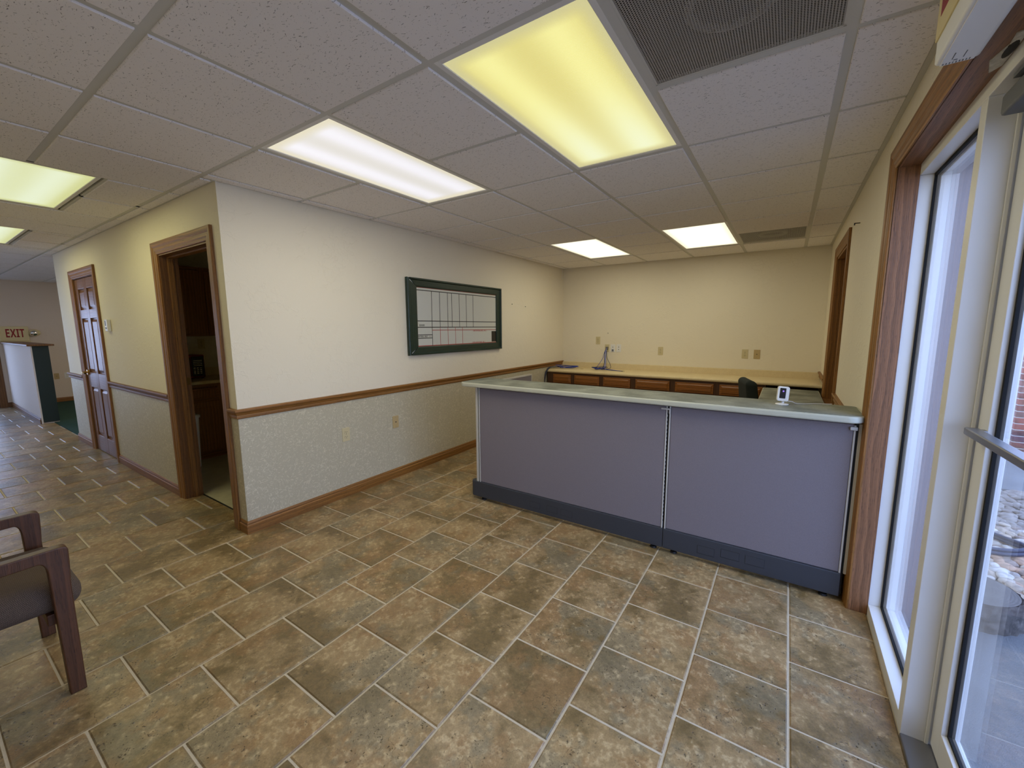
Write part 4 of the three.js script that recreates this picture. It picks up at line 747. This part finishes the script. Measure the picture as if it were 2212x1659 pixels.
{ // cables
  const o = thing('cable_bundle', 'blue network cables hanging from a wall plate into a coil on the back counter', 'cables', [.76, .786, -4.6]), y = .790;
  for (let i = 0; i < 6; i++) { const s = (i - 2.5) * .006, far = i === 0 ? -.07 : i === 5 ? .06 : 0; part('cable', tube([[.745 + (i % 2) * .02, 1.095 + (i > 2 ? .01 : -.012), -L + .012], [.75 + s, 1.04, -L + .05], [.755 + s + far * .3, .95, -L + .075], [.76 + s * 1.5 + far, .86, -L + .09], [.76 + s * 2 + far * 1.2, .81, -L + .13], [.74 + s * 3, y, -L + .19]], .0034, 36), i === 3 ? M.white : i % 2 ? M.cordDark : M.cord, o); }
  for (let k = 0; k < 5; k++) { const p = [], rx = .06 + .014 * k, rz = .03 + .014 * k; for (let i = 0; i < 14; i++) { const t = i / 14 * 6.283; p.push([.715 + .01 * Math.sin(k * 2) + rx * Math.cos(t) + .008 * Math.sin(3 * t + k), y + .003 + k * .007 + .006 * Math.sin(2 * t + k), -4.60 + rz * Math.sin(t) + .006 * Math.sin(2 * t)]); } part('coil', tube(p, .0036, 50, true), k % 3 === 1 ? M.cordDark : M.cord, o); }
  part('cable', tube([[.78, y + .006, -4.62], [.86, y + .004, -4.585], [.95, y, -4.56], [1.04, y, -4.545], [1.09, y, -4.52], [1.12, y + .002, -4.50]], .0045, 30), M.cordDark, o); part('cable', tube([[.78, y + .01, -4.58], [.88, y + .008, -4.57], [.98, y + .003, -4.55], [1.05, y + .001, -4.53], [1.10, y, -4.535]], .0038, 30), M.cord, o);
  for (const [x, z] of [[1.125, -4.497], [1.11, -4.533]]) part('plug', B(x - .008, x + .016, y - .003, y + .009, z - .007, z + .007, .002), M.ivory, o);
}
{
  const o = thing('cable_coil', 'loose blue cable coil at the left end of the back counter, draping over its front', 'cables', [.16, .786, -4.5]), y = .790;
  for (let k = 0; k < 5; k++) { const p = []; for (let i = 0; i < 14; i++) { const t = i / 14 * 6.283; p.push([.2 + .03 * Math.sin(k * 2.3) + (.10 + .02 * k) * Math.cos(t) + .02 * Math.sin(2 * t + k), y + k * .006 + .006 + .006 * Math.sin(2 * t + 2 * k), -4.57 + (.04 + .022 * k) * Math.sin(t)]); } part('coil', tube(p, .0038, 50, true), k % 3 === 2 ? M.cordDark : M.cord, o); }
  for (let k = 0; k < 3; k++) part('cable', tube([[.12, y + .012, -4.55], [.075 - k * .01, y + .02, -4.40], [.055 - k * .012, y + .014, -4.27], [.03 - k * .006, y - .05, -4.222], [.018 - k * .0, y - .18, -4.20], [.02, y - .4, -4.19 - k * .01], [.03, .012, -4.17 - k * .02]], .006, 50), M.cordDark, o);
}
single('screw_cap', 'small tan cover lying on the back counter between the two cable coils', 'cap', B(.44, .485, .786, .791, -4.565, -4.54, .002), M.tanPlate);

// ================================================================ armchair at the left edge
{
  const o = thing('armchair', 'dark wooden armchair with a woven brown seat against the front wall', 'chair', [.51, 0, 1.25]);
  const zf = .958, zb = 1.52, yt = .602, frame = () => {       // side frame in (z, y): two legs and an arm in one loop, open below
    const s = new THREE.Shape(); s.moveTo(zf + .002, 0); s.lineTo(zf + .047, 0); s.lineTo(zf + .054, yt - .10); s.quadraticCurveTo(zf + .056, yt - .046, zf + .075, yt - .044); s.lineTo(zb - .075, yt - .052); s.quadraticCurveTo(zb - .052, yt - .055, zb - .05, yt - .1); s.lineTo(zb - .002, 0); s.lineTo(zb + .045, 0); s.lineTo(zb, yt - .03); s.quadraticCurveTo(zb - .004, yt - .002, zb - .04, yt - .004); s.lineTo(zf + .02, yt); s.quadraticCurveTo(zf - .006, yt, zf - .006, yt - .02); s.quadraticCurveTo(zf - .004, yt - .1, zf + .0, yt - .14); s.closePath(); return s;
  };
  for (const x of [.22, .762]) { const g = ext(frame(), .035, .004, 2, 8); g.rotateY(-Math.PI / 2).translate(x + .035, 0, 0); part('side_frame', uvP(g, 1), M.chairWood, o); }
  const sg = new RoundedBoxGeometry(.505, .115, .60, 8, .055), p = sg.attributes.position; for (let i = 0; i < p.count; i++) { const x = p.getX(i) / .505, z = p.getZ(i) / .6; p.setY(i, p.getY(i) + .02 * (1 - 4 * x * x) * (p.getY(i) > 0 ? 1 : 0) - .012 * Math.max(0, -z * 2)); } sg.computeVertexNormals();
  part('seat', uvP(sg.translate(.51, .395, 1.222)), M.chairCloth, o);
  part('backrest', uvP(new RoundedBoxGeometry(.50, .40, .07, 6, .034).rotateX(-.18).translate(.51, .66, 1.545)), M.chairCloth, o);
  part('back_rail', B(.255, .762, .26, .31, 1.46, 1.49, .004), M.chairWood, o); part('front_rail', B(.255, .762, .29, .335, 1.0, 1.03, .004), M.chairWood, o);
}

// ================================================================ kitchen seen through the cased opening
{
  const cab = (label, z0, z1, group) => {
    const xf = -2.152, o = thing('kitchen_base_cabinet', label, 'cabinet', [-2.43, 0, (z0 + z1) / 2], group);
    part('carcass', [B(-2.715, xf - .02, .09, .835, z0, z1, 0, 1), B(-2.715, xf - .06, 0, .09, z0, z1, 0, 2)], M.kitchenWood, o); part('face_frame', [B(xf - .02, xf, .09, .835, z0, z0 + .035, 0, 1), B(xf - .02, xf, .09, .835, z1 - .035, z1, 0, 1), B(xf - .02, xf, .80, .835, z0 + .035, z1 - .035, 0, 2), B(xf - .02, xf, .09, .12, z0 + .035, z1 - .035, 0, 2), B(xf - .02, xf, .64, .67, z0 + .035, z1 - .035, 0, 2)], M.kitchenWood, o);
    const fr = (a, b, y0, y1, inset, border) => { const g = frustum(-(b - a) / 2 + border, (b - a) / 2 - border, y0 + border, y1 - border, .014, .02, inset).rotateY(Math.PI / 2).translate(xf, 0, (a + b) / 2); return [B(xf, xf + .015, y0, y1, a, b, .004, b - a > y1 - y0 ? 2 : 1), uvP(g, 1)]; };
    part('drawer', fr(z0 + .025, z1 - .025, .672, .79, .01, .014), M.kitchenWood, o); part('door', fr(z0 + .025, z1 - .025, .10, .645, .02, .055), M.kitchenWood, o);
  };
  cab('dark wood kitchen base cabinet nearest the cased opening, beside the white bin', -.735, -.20, 'dark kitchen cabinets'); cab('dark wood kitchen base cabinet farther in, mostly hidden by the right jamb', -1.35, -.735, 'dark kitchen cabinets');
  const t = thing('kitchen_worktop', 'pale kitchen worktop with a low backsplash, carrying the microwave', 'countertop', [-2.41, .835, -1.5]);
  part('worktop', molding([[0, 0], [.612, 0], [.618, .006], [.618, .026], [.612, .034], [.02, .034], [.019, .125], [.014, .13], [0, .13]], V(-2.716, .836, -.125), nZ, 3.0, X, Y), M.beige, t);
  const up = (label, z0, z1) => {
    const xf = -2.42, o = thing('kitchen_wall_cabinet', label, 'cabinet', [-2.57, 1.34, (z0 + z1) / 2]);
    part('carcass', B(-2.718, xf - .02, 1.34, 2.09, z0, z1, 0, 1), M.kitchenWood, o); part('face_frame', [B(xf - .02, xf, 1.34, 2.09, z0, z0 + .03, 0, 1), B(xf - .02, xf, 1.34, 2.09, z1 - .03, z1, 0, 1), B(xf - .02, xf, 1.34, 1.37, z0 + .03, z1 - .03, 0, 2), B(xf - .02, xf, 2.06, 2.09, z0 + .03, z1 - .03, 0, 2)], M.kitchenWood, o);
    const w = z1 - z0 - .05, h = .69, s = new THREE.Shape(), b = .055; s.moveTo(-w / 2 + b, b); s.lineTo(w / 2 - b, b); s.lineTo(w / 2 - b, h - b - .04); s.quadraticCurveTo(w / 4 - b / 2, h - b - .04, 0, h - b); s.quadraticCurveTo(-w / 4 + b / 2, h - b - .04, -w / 2 + b, h - b - .04); s.closePath();
    const d = part('door', B(xf, xf + .016, 1.365, 1.365 + h, z0 + .025, z1 - .025, .004, 1), M.kitchenWood, o);
    part('raised_panel', uvP(ext(s, .004, .006, 2, 8).rotateY(Math.PI / 2).translate(xf + .012, 1.365, (z0 + z1) / 2), 1), M.kitchenWood, d);
  };
  up('dark wood kitchen wall cabinet with an arched door, left of the two seen', -.755, -.20); up('dark wood kitchen wall cabinet right of the two seen, cut by the jamb', -1.31, -.755);
  const m = thing('microwave', 'dark red microwave with a black keypad on the kitchen worktop', 'microwave', [-2.55, .87, -.45]), x = -2.40;
  part('body', B(-2.70, x, .882, 1.135, -.70, -.24, .012, 2, 3), M.mwBody, m); part('front_glass', B(x, x + .006, .90, 1.11, -.565, -.26, .002), M.mwBlack, m); part('control_panel', B(x, x + .006, .90, 1.118, -.69, -.575, .002), M.mwBlack, m);
  const keys = []; for (let r = 0; r < 4; r++) for (let c = 0; c < 3; c++) keys.push(B(x + .006, x + .0075, .925 + r * .02, .937 + r * .02, -.667 + c * .03, -.649 + c * .03)); for (let r = 0; r < 4; r++) keys.push(B(x + .006, x + .0075, 1.015 + r * .018, 1.022 + r * .018, -.672, -.592)); part('keypad', keys, M.key, m);
  for (const [a, z] of [[-2.68, -.68], [-2.68, -.26], [-2.43, -.68], [-2.43, -.26]]) part('foot', cyl(.012, .01, .014, a, .876, z, 12), M.black, m);
  const bin = thing('waste_bin', 'tall white plastic bin just inside the kitchen doorway', 'bin', [-2.01, 0, -.30]);
  const bg = new RoundedBoxGeometry(.21, .54, .26, 3, .02).translate(0, .27, 0), bp = bg.attributes.position; for (let i = 0; i < bp.count; i++) { const k = .84 + .28 * bp.getY(i); bp.setX(i, bp.getX(i) * k); bp.setZ(i, bp.getZ(i) * k); } bg.computeVertexNormals();
  part('bucket', uvP(bg.translate(-2.01, 0, -.30)), M.white, bin); part('rim', [B(-2.12, -1.90, .525, .555, -.435, -.42, .005), B(-2.12, -1.90, .525, .555, -.18, -.165, .005), B(-2.12, -2.105, .525, .555, -.435, -.165, .005), B(-1.915, -1.90, .525, .555, -.435, -.165, .005)], M.white, bin);
}

scene.traverse((o) => { if (o.isMesh) { o.castShadow = o.receiveShadow = true; } });
renderer.render(scene, camera);
